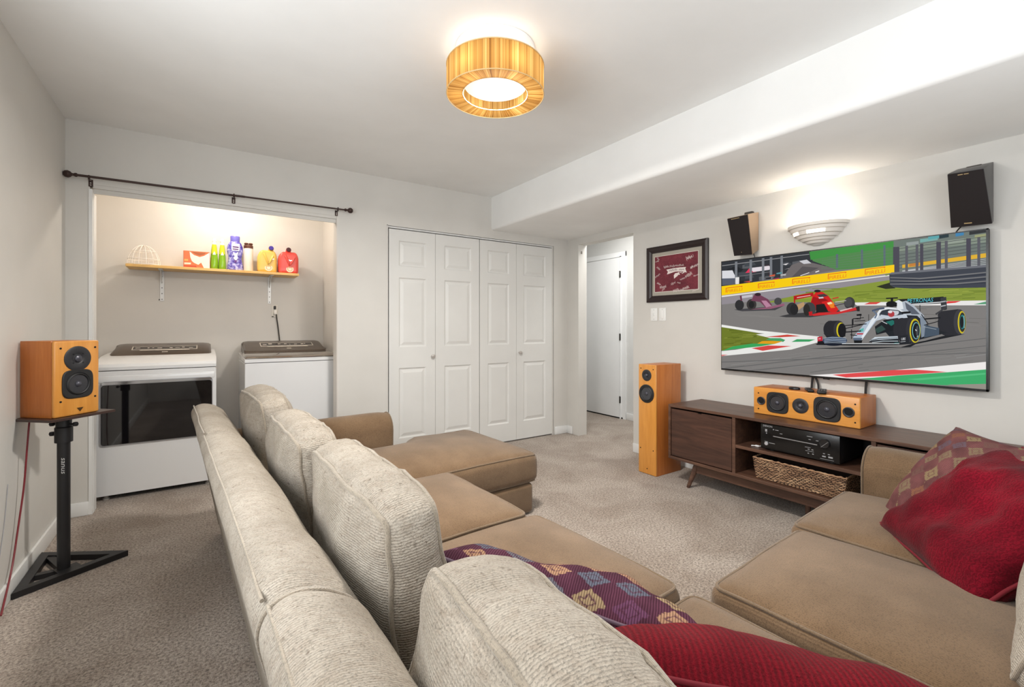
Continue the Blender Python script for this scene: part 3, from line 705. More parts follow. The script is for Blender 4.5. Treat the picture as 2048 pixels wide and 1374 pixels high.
# bookshelf speaker on its stand
SN, SA = Vector((-.555, 2.88, 0)), math.radians(47)
bs = thing('bookshelf_speaker', 'honey wood bookshelf speaker on the black stand by the dryer', 'speaker', (SN.x, SN.y, .7635), SA)   # local x along the front, y backwards
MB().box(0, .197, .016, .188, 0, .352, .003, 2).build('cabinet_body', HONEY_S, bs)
MB().box(0, .197, 0, .018, 0, .352, .008, 3).build('front_baffle', HONEY, bs)
F = Matrix.Translation((.0985, -.0005, 0)) @ Matrix.Rotation(PI/2, 4, 'X')
drv_tweeter(F @ Matrix.Translation((.0, .268, 0)), .0585, bs); drv_woofer(F @ Matrix.Translation((.0, .148, 0)), .0595, bs)
pegs([(-.072, .318), (.078, .318), (-.072, .072), (.078, .078)], F, bs)
MB().prism([(.0945, .034), (.1225, .034), (.1085, .016)], 1, -.0025, .001).build('badge', plain('badge_bronze', (92, 66, 40), .4, .6), bs)
STB = plain('stand_black', (26, 25, 27), .42); STT = plain('stand_top', (62, 46, 42), .35)
sd = thing('speaker_stand', 'black metal speaker stand with triangular frame base by the left wall', 'stand', (-.553, 3.0, 0)); SO = (-.553, 3.0, 0)
A, B_, C_ = Vector((-.680, 2.845, 0)), Vector((-.315, 3.065, 0)), Vector((-.678, 3.285, 0))
def bar(m, p, q, wd, z0, z1):
    d = (q-p).normalized(); n = Vector((-d.y, d.x, 0))*wd/2
    m.hexa([(*(x.xy), z) for z in (z0, z1) for x in (p+n, p-n, q-n, q+n)])
def inset(P, d):
    out = []; n = len(P); c = sum(P, Vector())/n
    for i in range(n):
        a, b, e = P[i-1], P[i], P[(i+1) % n]; u, v = (b-a).normalized(), (e-b).normalized()
        nu, nv = Vector((-u.y, u.x, 0)), Vector((-v.y, v.x, 0))
        if nu.dot(c-b) < 0: nu.negate()
        if nv.dot(c-b) < 0: nv.negate()
        k = (nu+nv); k = k/(k.length_squared/2)*1.0; out.append(b+k*d)
    return out
tri = [A, B_, C_]; inn = inset(tri, .036); m = MB(SO)
for i in range(3):
    j = (i+1) % 3; m.hexa([(*p.xy, .0) for p in (tri[i], tri[j], inn[j], inn[i])]+[(*p.xy, .028) for p in (tri[i], tri[j], inn[j], inn[i])])
m.build('base_frame', STB, sd, smooth=False)
pc = Vector((-.548, 3.02, 0)); m = MB(SO)
bar(m, (A+B_)/2+Vector((-.012, .012, 0)), pc+Vector((0, .02, 0)), .085, .004, .026); bar(m, pc, C_+Vector((.04, -.06, 0)), .03, .002, .024); bar(m, pc, (A+C_)/2+Vector((.03, -.05, 0)), .03, .002, .024); m.build('centre_plate', STB, sd, smooth=False)
MB(SO).cyl((pc.x, pc.y, .026), (pc.x, pc.y, .69), .024, n=28).build('pole', STB, sd)
MB(SO).lathe([(.024, .63), (.033, .63), (.033, .70), (.029, .705), (.029, .7505)], Matrix.Translation((pc.x, pc.y, 0)), 28).build('collar', STB, sd)
cr = Vector((math.cos(-YAW), math.sin(-YAW), 0))
for z, s in ((.715, -1), (.668, -1), (.715, 1)):
    b0 = pc+cr*.026*s; m = MB(SO); m.cyl((*b0.xy, z), (*(b0+cr*.024*s).xy, z), .005, n=10); b1 = b0+cr*.03*s; m.lathe([(0, -.011), (.009, -.009), (.012, 0), (.009, .009), (0, .011)], Matrix.Translation((*b1.xy, z)), 14); m.build('thumb_screw', STB, sd)
m = MB(); m.box(-.03, .255, -.025, .19, -.0125, -.0005, .001, 1); o = m.build('top_plate', STT, sd); o.location = Vector((SN.x, SN.y, .7635))-Vector(SO); o.rotation_euler = (0, 0, SA)
m = MB(SO); fwd = Vector((math.sin(YAW), math.cos(YAW), 0)); tp = pc-fwd*.0243+cr*.012
text_mb(m, 'sanus', .035, Matrix.Translation((tp.x, tp.y, .56)) @ Matrix(((0, cr.x, -fwd.x), (0, cr.y, -fwd.y), (-1, 0, 0))).to_4x4()); m.build('logo', plain('print_white', (225, 225, 225), .5), sd, smooth=False)
tag(MB().tube(smooth_path([(-.66, 3.0, .74), (-.665, 2.99, .62), (-.672, 2.975, .45), (-.68, 2.93, .28), (-.682, 2.87, .15), (-.680, 2.80, .08), (-.675, 2.70, .008)], 8), .0035, 8).build('speaker_cable', plain('cable_red', (120, 24, 34), .45)), 'thin dark red cable hanging down the left wall below the bookshelf speaker', 'cable')
tag(MB().tube(smooth_path([(-.694, 2.86, .50), (-.6945, 2.82, .35), (-.6945, 2.78, .26), (-.6945, 2.74, .18)], 6), .0012, 6).build('thin_wire', plain('wire_grey', (150, 150, 155), .5)), 'very thin grey wire against the left wall near the floor', 'wire')
# ================================================================== surround speakers on the screen wall
SPB = plain('surround_shell', (72, 66, 60), .45); GRL = NT('grille_cloth'); GRL.color((30, 23, 23)); GRL.set(Roughness=.9); GRL.bump(GRL.noise(GRL.coords(), 900, 1), .3, .001); GRL = GRL.m
def surround(label, fr, bk_, cable, bars):
    """fr: front corners TL TR BR BL, bk_: back corners TL TR BR BL (world)"""
    c = sum((Vector(p) for p in bk_), Vector())/4; t_ = thing('surround_speaker', label, 'speaker', c, group='wall-mounted surround speakers')
    f = [Vector(p) for p in fr]; b = [Vector(p) for p in bk_]
    MB(c).hexa([f[3], f[2], b[2], b[3], f[0], f[1], b[1], b[0]], .002).build('shell', plain(*bars['shell']), t_)
    n = (f[1]-f[0]).cross(f[3]-f[0]).normalized()
    if n.x > 0: n.negate()
    ce = sum(f, Vector())/4; g = [ce+(p-ce)*.985 for p in f]
    MB(c).hexa([g[3], g[2], g[2]+n*.008, g[3]+n*.008, g[0], g[1], g[1]+n*.008, g[0]+n*.008], .0015).build('grille', GRL, t_)
    ux, uy = (f[1]-f[0]), (f[3]-f[0]); m = MB(c)
    for a, b_, s0, s1 in bars['marks']:
        P = [f[0]+ux*s0+uy*a+n*.0086, f[0]+ux*s1+uy*a+n*.0086, f[0]+ux*s1+uy*b_+n*.0086, f[0]+ux*s0+uy*b_+n*.0086]; Q = [p+n*.001 for p in P]
        m.hexa([P[0], P[1], P[2], P[3], Q[0], Q[1], Q[2], Q[3]])
    m.build('badge', plain('badge_gold', (196, 172, 128), .35, .5), t_, smooth=False)['kind'] = 'stuff'
    MB(c).box(XR-.03, XR-.001, c.y-.03, c.y+.03, c.z+.10, c.z+.15, .004, 2).build('bracket', SPB, t_)
    return t_
def sc(u, v, x): return at(u, v, 0, x)
surround('small dark surround speaker left of the plaster sconce', [sc(1455, 437, 3.17), sc(1496, 428, 3.17), sc(1505, 509, 3.29), sc(1469, 512, 3.29)],
         [(XR-.006, 1.88, 2.02), (XR-.006, 1.752, 2.02), (XR-.006, 1.752, 1.745), (XR-.006, 1.88, 1.745)], None,
         dict(shell=('surround_shell_l', (168, 142, 116), .45), marks=[(.03, .045, .2, .6), (.91, .93, .4, .75)]))
surround('larger dark surround speaker at the upper right corner above the television', [sc(1895, 348, 3.17), sc(1968, 336, 3.17), sc(1985, 447, 3.29), sc(1902, 456, 3.29)],
         [(XR-.006, .69, 2.03), (XR-.006, .553, 2.03), (XR-.006, .553, 1.725), (XR-.006, .69, 1.725)], None,
         dict(shell=('surround_shell_r', (74, 72, 72), .4), marks=[(.035, .05, .3, .44), (.035, .05, .47, .6), (.92, .94, .4, .62)]))
CB = plain('cable_black', (24, 22, 22), .5)
tag(MB().tube(smooth_path([(3.33, 1.775, 1.735), (3.345, 1.77, 1.70), (3.35, 1.765, 1.67)], 5), .003, 6).build('speaker_wire', CB), 'short dark wire under the surround speaker beside the sconce', 'wire')
tag(MB().tube(smooth_path([(3.33, .665, 1.715), (3.345, .685, 1.695), (3.35, .70, 1.67)], 5), .0032, 6).build('speaker_wire', CB), 'short dark wire under the surround speaker at upper right', 'wire')
# ================================================================== plaster sconce
PL = paint('plaster', (226, 220, 212), .55, .04)
sco = thing('wall_sconce', 'stepped half-bowl plaster sconce glowing above the television', 'sconce', (XR, 1.365, 1.717))
prof = []; Rm = [(.178, .140), (.178, .120), (.165, .116), (.160, .098), (.150, .094), (.142, .072), (.128, .068), (.118, .050), (.103, .047), (.092, .032), (.076, .029), (.064, .015), (.046, .012), (.028, .001), (0, 0)]
M = Matrix.Diagonal((.78, 1, 1, 1))
outer = [(r, z) for r, z in Rm]; inner = [(max(0, r-.012), z+.006) for r, z in Rm][::-1]
m = MB()
# the third tier is open in two slots that let light out
A0, A1 = PI/2, 1.5*PI
m.lathe(outer[:5], M, 36, A0, A1); m.lathe(outer[5:], M, 36, A0, A1); m.lathe([(.166, .14), (.150, .11)], M, 36, A0, A1); m.lathe([(.178, .140), (.166, .140)], M, 36, A0, A1)
for a, b in ((A0, A0+.5), (A0+1.02, A0+1.42), (A0+2.15, A1)): m.lathe([outer[4], outer[5]], M, 12, a, b)
m.lathe([(0.05, .02), (.13, .09), (.15, .11)], M, 24, A0, A1) if False else None
m.build('bowl', PL, sco, ang=30)
fro = NT('frosted_glass'); fro.color((255, 246, 232)); fro.set(Roughness=.6); fro.p.inputs['Emission Color'].default_value = (1, .93, .82, 1); fro.p.inputs['Emission Strength'].default_value = 1.6; fro = fro.m
m = MB()
for a, b in ((A0+.5, A0+1.02), (A0+1.42, A0+2.15)): m.lathe([(.147, .094), (.1395, .072)], M, 12, a, b)
m.build('light_slot', fro, sco)
MB().box(-.012, -.0005, -.07, .07, .05, .12, .002, 1).build('backplate', PL, sco)
m = MB().cyl((-.06, -.05, .075), (-.06, .05, .075), .012, n=14); bl = NT('bulb_glow'); bl.p.inputs['Emission Color'].default_value = (1, .9, .76, 1); bl.p.inputs['Emission Strength'].default_value = 6; m.build('bulb', bl.m, sco)
point('sconce_lamp', (XR-.085, 1.365, 1.85), 3.0, (1, .91, .80), .06)
# ================================================================== framed signed cloth, light switches
FR = plain('frame_espresso', (34, 21, 21), .42, 0)
fy0, fy1, fz0, fz1 = 2.150, 2.760, 1.400, 1.895
pf = thing('framed_picture', 'dark framed signed red cloth on the wall beside the doorway', 'picture', (XR, 2.455, 1.40)); PO = (XR, 2.455, 1.40)
def frame_side(a, b, c, d): # outer a-b, inner c-d   (y,z)
    m = MB(PO); o_ = [Vector((XR-.001, *p)) for p in (a, b, d, c)]
    mid = [p.lerp(q, .35) for p, q in ((o_[0], o_[3]), (o_[1], o_[2]))]
    pr = []
    for s, (A_, B2, C2, D2_) in enumerate(((0, 0, 0, 0),)):
        pts0 = [(0, 0), (0, -.018), (.3, -.026), (.6, -.022), (.85, -.012), (1, -.010), (1, 0)]
        for e in range(2):
            p, q = (o_[0], o_[3]) if e == 0 else (o_[1], o_[2])
            pr.append([p.lerp(q, t_)+Vector((dx_, 0, 0)) for t_, dx_ in pts0])
    n = len(pr[0]); vs = pr[0]+pr[1]; fs = [(k, (k+1) % n, n+(k+1) % n, n+k) for k in range(n)]+[tuple(range(n)), tuple(range(n, 2*n))]
    return m.add(vs, fs).build('frame_rail', FR, pf, smooth=False)
fw = .057; O4 = [(fy1, fz0), (fy0, fz0), (fy0, fz1), (fy1, fz1)]; I4 = [(fy1-fw, fz0+fw), (fy0+fw, fz0+fw), (fy0+fw, fz1-fw), (fy1-fw, fz1-fw)]
for i in range(4): frame_side(O4[i], O4[(i+1) % 4], I4[i], I4[(i+1) % 4])
MB(PO).box(XR-.008, XR-.004, fy0+fw-.004, fy1-fw+.004, fz0+fw-.004, fz1-fw+.004).build('mat_board', plain('mat_board_grey', (164, 158, 146), .8), pf, smooth=False)
my, mz = .036, .034
ca, cb, cc_, cd_ = fy0+fw+my, fy1-fw-my*.8, fz0+fw+mz, fz1-fw-mz
MB(PO).box(XR-.0086, XR-.0078, ca-.004, cb+.004, cc_-.004, cd_+.004).build('mat_bevel', plain('mat_bevel_white', (226, 220, 210), .7), pf, smooth=False)
CLO = NT('red_cloth'); v = CLO.coords(); CLO.color(CLO.mix(CLO.ramp(CLO.noise(v, 9, 4), [(.3, (98, 36, 47)), (.7, (132, 54, 65))]), CLO.ramp(CLO.noise(v, 160, 2), [(.3, (170, 160, 160)), (.6, (255, 255, 255))]), .6, 'MULTIPLY')); CLO.set(Roughness=.9)
MB(PO).box(XR-.0095, XR-.0085, ca, cb, cc_, cd_).build('cloth', CLO.m, pf, smooth=False)
INK = plain('white_ink', (226, 214, 210), .7); XI = XR-.0100
def pic(u, v): p = at(u, v, 0, XI); return p
def C4(x, y): return pic(1290+x/9.815, 470+y/9.815)       # enlarged detail of the frame, 9.8 times
m = MB(PO)
def stroke(pts, wd=.0022, x=XI):
    wd *= .62
    P = [C4(*q) for q in pts]
    for a, b in zip(P, P[1:]):
        d = b-a
        if d.length < 1e-5: continue
        n = Vector((0, -d.z, d.y)).normalized()*wd/2; e = d.normalized()*wd*.3
        m.add([a-e+n, a-e-n, b+e-n, b+e+n], [(0, 1, 2, 3)])
def scrawl(x0, y0, x1, y1, h, n, seed, wd=.0022):
    rn = random.Random(seed); d = Vector((x1-x0, y1-y0)); q = Vector((d.y, -d.x)).normalized(); pts = []
    for k in range(n*3+1):
        t_ = k/(n*3); o_ = q*h*(rn.uniform(.55, 1.1) if k % 2 else rn.uniform(-.25, .15)); pts.append((x0+d.x*t_+o_.x, y0+d.y*t_+o_.y))
    stroke(pts, wd)
for a in ((820, 490, 935, 440, 70, 4, 1, .004), (375, 655, 470, 630, 45, 4, 2, .003), (480, 630, 760, 605, 42, 8, 3, .003), (895, 655, 950, 640, 55, 3, 4, .0045), (965, 640, 1070, 575, 40, 4, 5, .0032), (690, 890, 790, 850, 28, 5, 6, .002), (800, 840, 930, 760, 65, 5, 7, .003), (955, 815, 1065, 780, 25, 4, 8, .0025), (515, 985, 605, 940, 40, 3, 9, .0028), (630, 940, 690, 960, 30, 2, 10, .003), (560, 1125, 680, 1090, 60, 4, 11, .0032), (700, 1100, 865, 1030, 45, 6, 12, .0032), (935, 1115, 1070, 1060, 30, 5, 13, .0028), (230, 450, 265, 500, 30, 3, 14, .002), (205, 540, 275, 520, 25, 4, 15, .0022), (225, 640, 290, 690, 35, 4, 16, .0022), (210, 850, 300, 770, 35, 4, 17, .0025), (235, 950, 300, 990, 35, 4, 18, .0025), (295, 1055, 420, 1020, 50, 5, 19, .0028), (345, 1105, 395, 1050, 30, 2, 20, .003)): scrawl(*a)
stroke([(940, 380), (950, 430)], .003)
def flat(pts, x):
    P = [C4(*q) for q in pts]
    for p in P: p.x = x
    m.add(P, [tuple(range(len(P)))])
flat([(420, 680), (560, 652), (680, 636), (805, 628), (790, 660), (818, 735), (700, 712), (590, 720), (430, 775), (450, 722)], XI+.0001)
flat([(565, 790), (590, 752), (640, 740), (680, 722), (670, 760), (640, 800), (570, 858)], XI+.0001)
for p in ((690, 730), (720, 745), (745, 735), (660, 770)): flat([(p[0], p[1]), (p[0]+22, p[1]-12), (p[0]+26, p[1]+8), (p[0]+4, p[1]+14)], XI)
m.build('signatures', INK, pf, smooth=False)['kind'] = 'stuff'
m = MB(PO); scrawl(470, 715, 640, 690, 36, 6, 31, .003); scrawl(660, 690, 770, 690, 30, 4, 32, .003)
for v_ in m.v: v_.x -= .0003
m.build('banner_lettering', plain('dark_ink', (80, 40, 48), .8), pf, smooth=False)['kind'] = 'stuff'
SWM = plain('switch_white', (236, 236, 233), .35)
for lab, y, rock in (('white light switch plate nearer the doorway below the picture', 2.689, False), ('white blank switch plate nearer the television below the picture', 2.597, True)):
    s_ = thing('light_switch', lab, 'switch', (XR, y, 1.29), group='wall plates below the picture')
    MB().box(-.006, -.0005, -.036, .036, -.058, .058, .003, 2).build('plate', SWM, s_)
    if rock: MB().box(-.010, -.005, -.017, .017, -.034, .034, .002, 2).build('rocker', SWM, s_)
    else: MB().hexa([(-.006, -.006, -.011), (-.006, .006, -.011), (-.004, .006, -.011), (-.004, -.006, -.011), (-.016, -.005, .008), (-.016, .005, .008), (-.004, .006, .012), (-.004, -.006, .012)], .001).build('toggle', SWM, s_)
    for z in (-.042, .042): MB().cyl((-.0055, 0, z), (-.0068, 0, z), .003, n=10).build('screw', plain('screw', (170, 170, 168), .4, .4), s_)
# ================================================================== things on the centre speaker
RB = plain('remote_black', (22, 20, 20), .35); KEY = plain('remote_keys', (92, 90, 92), .5)
ZTOP = .7755
tag(MB().lathe([(0, 0), (.024, 0), (.027, .005), (.026, .012), (.02, .016), (0, .017)], Matrix.Translation((3.17, 1.418, ZTOP)) @ Matrix.Diagonal((.9, 1.25, 1, 1)), 28).build('streaming_puck', RB), 'small black oval puck on the centre speaker, farthest left', 'remote')
def remote(label, loc, rz, L, W, T_, keys):
    r_ = thing('remote_control', label, 'remote', loc, rz, group='remotes on the centre speaker'); MB().box(-L/2, L/2, -W/2, W/2, 0, T_, .006, 3).build('body', RB, r_)
    if keys:
        m = MB()
        for i in range(6):
            for j in range(3): m.box(-L*.36+i*L*.14-.004, -L*.36+i*L*.14+.004, -W*.28+j*W*.28-.003, -W*.28+j*W*.28+.003, T_-.0005, T_+.0015)
        m.build('keys', KEY, r_, smooth=False)['kind'] = 'stuff'
    return r_
remote('narrow black remote between the puck and the larger remote', (3.155, 1.325, ZTOP), .55, .12, .034, .018, False)
remote('larger black remote with grey keys on the centre speaker', (3.15, 1.252, ZTOP), .35, .14, .048, .018, True)

# ================================================================== television
XT = 3.316
ty0, ty1, tz0, tz1 = .562, 2.010, .849, 1.684
tv = thing('television', 'large wall-mounted television showing a motor race', 'television', (3.345, 1.286, tz0)); TO = (3.345, 1.286, tz0)
MB(TO).box(XT+.002, XT+.03, ty0, ty1, tz0, tz1, .003, 2).build('casing', MBK, tv)
bz = .009
m = MB(TO)
for b in ((ty0, ty1, tz1-.006, tz1), (ty0, ty1, tz0, tz0+.012), (ty0, ty0+bz, tz0, tz1), (ty1-.004, ty1, tz0, tz1)): m.box(XT-.001, XT+.004, *b)
m.build('bezel', GB, tv, smooth=False)
MB(TO).box(XT+.03, XR-.001, 1.05, 1.5, 1.1, 1.45).build('wall_mount', MBK, tv)
MB(TO).box(XT-.002, XT+.006, 1.275, 1.312, tz0-.006, tz0+.002, .001, 1).build('sensor', GB, tv)
# picture: flat coloured shapes in the plane of the screen
PV, PF, PC = [], [], []
LAY = [0]
def cv(x, y): return (1430+x/3.6571, 440+y/3.6583)
ys0, ys1, zs0, zs1 = ty0+bz, ty1-.004, tz0+.012, tz1-.006
def clip(poly):
    def cl(P, ax, lim, keep):
        out = []
        for i in range(len(P)):
            a, b = P[i-1], P[i]; ia, ib = keep(a[ax], lim), keep(b[ax], lim)
            if ia != ib: t_ = (lim-a[ax])/(b[ax]-a[ax]); out.append((a[0]+(b[0]-a[0])*t_, a[1]+(b[1]-a[1])*t_))
            if ib: out.append(b)
        return out
    for ax, lim, kp in ((0, ys0, lambda v, l: v >= l), (0, ys1, lambda v, l: v <= l), (1, zs0, lambda v, l: v >= l), (1, zs1, lambda v, l: v <= l)):
        if len(poly) < 3: return []
        poly = cl(poly, ax, lim, kp)
    return poly
def put(poly, cols):
    """poly of (y,z), one colour"""
    if len(poly) < 3: return
    k = len(PV); PV.extend((y, z, LAY[0]) for y, z in poly); PF.append(tuple(range(k, k+len(poly)))); PC.append(lin(cols))
def nxt(): LAY[0] += 1
def yz(x, y): p = at(*cv(x, y), 0, XT-.0005); return (p.y, p.z)
def P(c, *pts, nx=True):
    put(clip([yz(*q) for q in pts]), c)
    if nx: nxt()
def EL(c, cx, cy, rx, ry, rot=0, n=28):
    cr_, sr_ = math.cos(rot), math.sin(rot)
    P(c, *[(cx+rx*math.cos(2*PI*k/n)*cr_-ry*math.sin(2*PI*k/n)*sr_, cy+rx*math.cos(2*PI*k/n)*sr_+ry*math.sin(2*PI*k/n)*cr_) for k in range(n)])
def LN(c, w_, *pts):
    for (x0, y0), (x1, y1) in zip(pts, pts[1:]):
        d = math.hypot(x1-x0, y1-y0) or 1; nx_, ny_ = -(y1-y0)/d*w_/2, (x1-x0)/d*w_/2
        P(c, (x0+nx_, y0+ny_), (x0-nx_, y0-ny_), (x1-nx_, y1-ny_), (x1+nx_, y1+ny_), nx=False)
    nxt()
def TX(c, txt, size, x, y, dx, dy, sq=1.0):
    """text whose baseline runs along (dx,dy) in picture space"""
    vs, fs = text2d(txt, size); d = math.hypot(dx, dy); ux, uy = dx/d, dy/d
    for f in fs: P(c, *[(x+vs[i].x*ux*sq+vs[i].y*.12, y+vs[i].x*uy*sq-vs[i].y) for i in f], nx=False)
    nxt()
rn = random.Random(3)
P((128, 125, 123), (30, 280), (2010, 40), (2010, 1270), (30, 1130))
# asphalt streaks
for k in range(46):
    x = rn.uniform(40, 1900); y = rn.uniform(960, 1180); l = rn.uniform(120, 480); g = rn.randint(106, 140); LN((g, g-1, g-3), rn.uniform(2, 7), (x, y), (x+l, y-l*rn.uniform(.07, .16)))
for k in range(24):
    x = rn.uniform(40, 1800); y = rn.uniform(640, 780); l = rn.uniform(120, 380); g = rn.randint(112, 142); LN((g, g-3, g-6), rn.uniform(2, 6), (x, y), (x+l, y+l*rn.uniform(.0, .08)))
for y0, y1 in ((1085, 960), (1050, 905), (1000, 1010)): LN((104, 103, 103), 6, (40, y0+40), (1985, y1-40))
# upper left: stands
P((52, 55, 60), (40, 310), (700, 228), (900, 360), (40, 490))
for k in range(26):
    x = rn.uniform(60, 640); y = rn.uniform(300, 460); P(rn.choice([(70, 74, 80), (38, 40, 44), (92, 94, 98), (60, 50, 56)]), (x, y), (x+rn.uniform(30, 90), y-8), (x+rn.uniform(40, 90), y+rn.uniform(10, 30)), (x, y+26))
LN((150, 150, 152), 5, (52, 335), (690, 250)); LN((120, 120, 124), 4, (52, 430), (400, 380))
P((222, 222, 226), (52, 372), (128, 368), (140, 395), (160, 425), (52, 428)); P((90, 96, 110), (52, 428), (160, 425), (165, 470), (52, 478))
P((222, 60, 92), (222, 388), (250, 355), (300, 346), (300, 380)); P((228, 220, 226), (252, 352), (395, 335), (418, 352), (395, 365), (280, 380))
P((230, 225, 226), (495, 325), (540, 315), (520, 330)); P((214, 205, 205), (505, 362), (590, 342), (560, 352)); P((196, 60, 66), (560, 352), (600, 340), (580, 350))
for x in (155, 262, 352, 410, 488): P((122, 126, 132), (x-9, 480-x*.11), (x-9, 326-x*.13), (x+9, 324-x*.13), (x+9, 478-x*.11))
P((232, 230, 228), (150, 420), (178, 418), (176, 468), (150, 470)); P((210, 80, 70), (210, 452), (260, 446), (255, 456))
P((112, 106, 106), (560, 330), (640, 300), (720, 315), (900, 362), (600, 420), (480, 440)); P((88, 84, 86), (640, 340), (760, 350), (640, 410), (560, 420)); P((205, 205, 210), (615, 300), (672, 290), (705, 316), (650, 322)); LN((228, 228, 230), 5, (625, 408), (690, 385)); LN((240, 240, 240), 7, (735, 382), (762, 372))
for x, y, c in ((400, 405, (206, 92, 60)), (450, 388, (92, 150, 160)), (428, 430, (170, 60, 90)), (372, 425, (40, 40, 44)), (480, 400, (190, 190, 190))): P(c, (x, y), (x+40, y-8), (x+38, y+6), (x, y+8))
# green bank
P((82, 136, 78), (690, 232), (1318, 150), (1318, 336), (890, 366), (800, 330), (715, 300)); P((64, 146, 66), (690, 232), (1318, 150), (1318, 195), (900, 255), (700, 292))
for x in (893, 1075, 1240): P((92, 108, 118), (x-8, 362-x*.01), (x-8, 420-x*.19), (x+8, 418-x*.19), (x+8, 360-x*.01))
for k in range(5): LN((96, 130, 98), 3, (780, 300+k*14), (1310, 215+k*24))
# fence on the right
P((112, 122, 116), (1306, 152), (2000, 66), (2000, 350), (1310, 392)); P((134, 146, 132), (1330, 200), (2000, 110), (2000, 160), (1330, 240))
for x, y, w_, c in ((1500, 140, 130, (122, 172, 168)), (1560, 118, 120, (92, 166, 172)), (1640, 112, 70, (44, 60, 66)), (1760, 96, 60, (66, 132, 178)), (1860, 84, 130, (52, 54, 56)), (1900, 110, 90, (156, 160, 120)), (1700, 150, 120, (150, 160, 148)), (1400, 165, 90, (150, 158, 156))): P(c, (x, y), (x+w_, y-w_*.12), (x+w_, y-w_*.12+22), (x, y+26))
for k in range(7): LN((78, 84, 84), 4, (1310, 215+k*24), (1990, 118+k*25))
P((226, 178, 52), (1370, 328), (2000, 240), (2000, 272), (1370, 352)); P((196, 128, 60), (1420, 322), (1495, 311), (1495, 332), (1420, 342))
for k in range(5): LN((190, 192, 196), 4, (1370, 372+k*3), (1990, 285+k*13)); LN((88, 90, 94), 4, (1370, 376+k*3), (1990, 290+k*13))
for x, w_ in ((1326, 46), (1402, 20), (1478, 20), (1512, 24), (1636, 34), (1692, 22), (1855, 34), (1930, 22)): P((74, 72, 84) if w_ > 22 else (92, 92, 100), (x-w_/2, 392-(x-1310)*.08), (x-w_/2, 200-(x-1310)*.12), (x+w_/2, 198-(x-1310)*.12), (x+w_/2, 390-(x-1310)*.08))
# far track and grass
P((148, 142, 148), (40, 552), (1290, 385), (1290, 450), (500, 570), (40, 620)); P((232, 230, 226), (40, 556), (1290, 400), (1290, 408), (40, 566))
P((136, 152, 58), (360, 606), (640, 540), (1270, 440), (1400, 470), (2000, 470), (2000, 592), (1000, 604), (500, 600)); 
for k in range(40):
    x = rn.uniform(560, 1900); y = rn.uniform(500, 585); LN(rn.choice([(118, 136, 44), (152, 166, 66), (126, 146, 52), (110, 128, 44)]), rn.uniform(3, 8), (x, y), (x+rn.uniform(60, 220), y-rn.uniform(0, 12)))
# yellow hoarding with lettering
P((252, 208, 14), (40, 486), (1312, 327), (1312, 384), (40, 553)); P((120, 140, 60), (1240, 400), (1312, 384), (1312, 392), (1250, 408))
for x0, y0, x1, y1, s_ in ((80, 532, 205, 515, 40), (316, 502, 440, 486, 42), (566, 470, 700, 454, 44), (827, 436, 965, 417, 46), (1098, 402, 1250, 381, 48)):
    dx_, dy_ = x1-x0, y1-y0; LN((238, 106, 28), 5, (x0, y0-s_*.82), (x1-4, y1-s_*.78), (x1-12, y1-s_*.62)); LN((238, 106, 28), 6, (x0+2, y0-s_*.8), (x0+2, y0-2)); TX((240, 118, 30), 'PIRELLI', s_*.78, x0+6, y0, dx_, dy_, (dx_-10)/(s_*.78*3.05))
# tyre barrier
P((40, 44, 30), (1180, 487), (1290, 455), (1320, 500), (1250, 505)); P((62, 66, 76), (1275, 398), (1290, 385), (1400, 376), (2000, 335), (2000, 494), (1450, 502), (1310, 494), (1280, 475))
P((110, 112, 120), (1276, 398), (1290, 384), (2000, 328), (2000, 344), (1300, 398)); 
for k in range(3): P((120, 120, 122), (1282, 418+k*24), (1500, 424+k*20), (1750, 402+k*30), (2000, 378+k*32), (2000, 386+k*32), (1750, 411+k*30), (1500, 433+k*20), (1282, 424+k*24)); P((46, 50, 62), (1282, 428+k*24), (1500, 436+k*20), (1750, 416+k*30), (2000, 391+k*32), (2000, 398+k*32), (1500, 446+k*20))
# far kerb
P((236, 234, 232), (1005, 604), (2000, 588), (2000, 624), (1040, 626)); P((216, 70, 66), (1090, 618), (1130, 602), (1215, 600), (1180, 616)); P((222, 66, 62), (1690, 612), (1700, 594), (1800, 592), (1760, 606)); P((86, 156, 116), (1890, 618), (1985, 596), (2000, 596), (2000, 616))
# left infield and kerb
P((112, 124, 44), (40, 772), (330, 832), (460, 876), (420, 910), (40, 956))
for k in range(26):
    x = rn.uniform(52, 330); y = rn.uniform(805, 930); LN(rn.choice([(130, 140, 56), (96, 108, 36), (120, 132, 52)]), rn.uniform(4, 9), (x, y), (x+rn.uniform(30, 90), y-4))
P((240, 240, 236), (40, 764), (320, 808), (760, 852), (760, 866), (320, 826), (40, 782)); P((236, 236, 232), (300, 838), (440, 820), (760, 852), (755, 895), (640, 925), (560, 948), (40, 996), (40, 960), (150, 950), (340, 915), (470, 880))
P((206, 76, 66), (368, 856), (530, 838), (628, 850), (480, 858)); P((72, 160, 104), (372, 876), (400, 864), (480, 864), (515, 878), (500, 892)); P((226, 160, 30), (300, 910), (345, 886), (420, 884), (495, 888), (440, 906)); P((60, 166, 92), (52, 958), (130, 925), (270, 904), (440, 906), (330, 925), (130, 946)); P((64, 160, 100), (560, 892), (600, 872), (735, 874), (690, 890)); P((214, 72, 70), (268, 938), (390, 918), (560, 922), (350, 957)); P((222, 130, 130), (40, 985), (95, 985), (40, 1000))
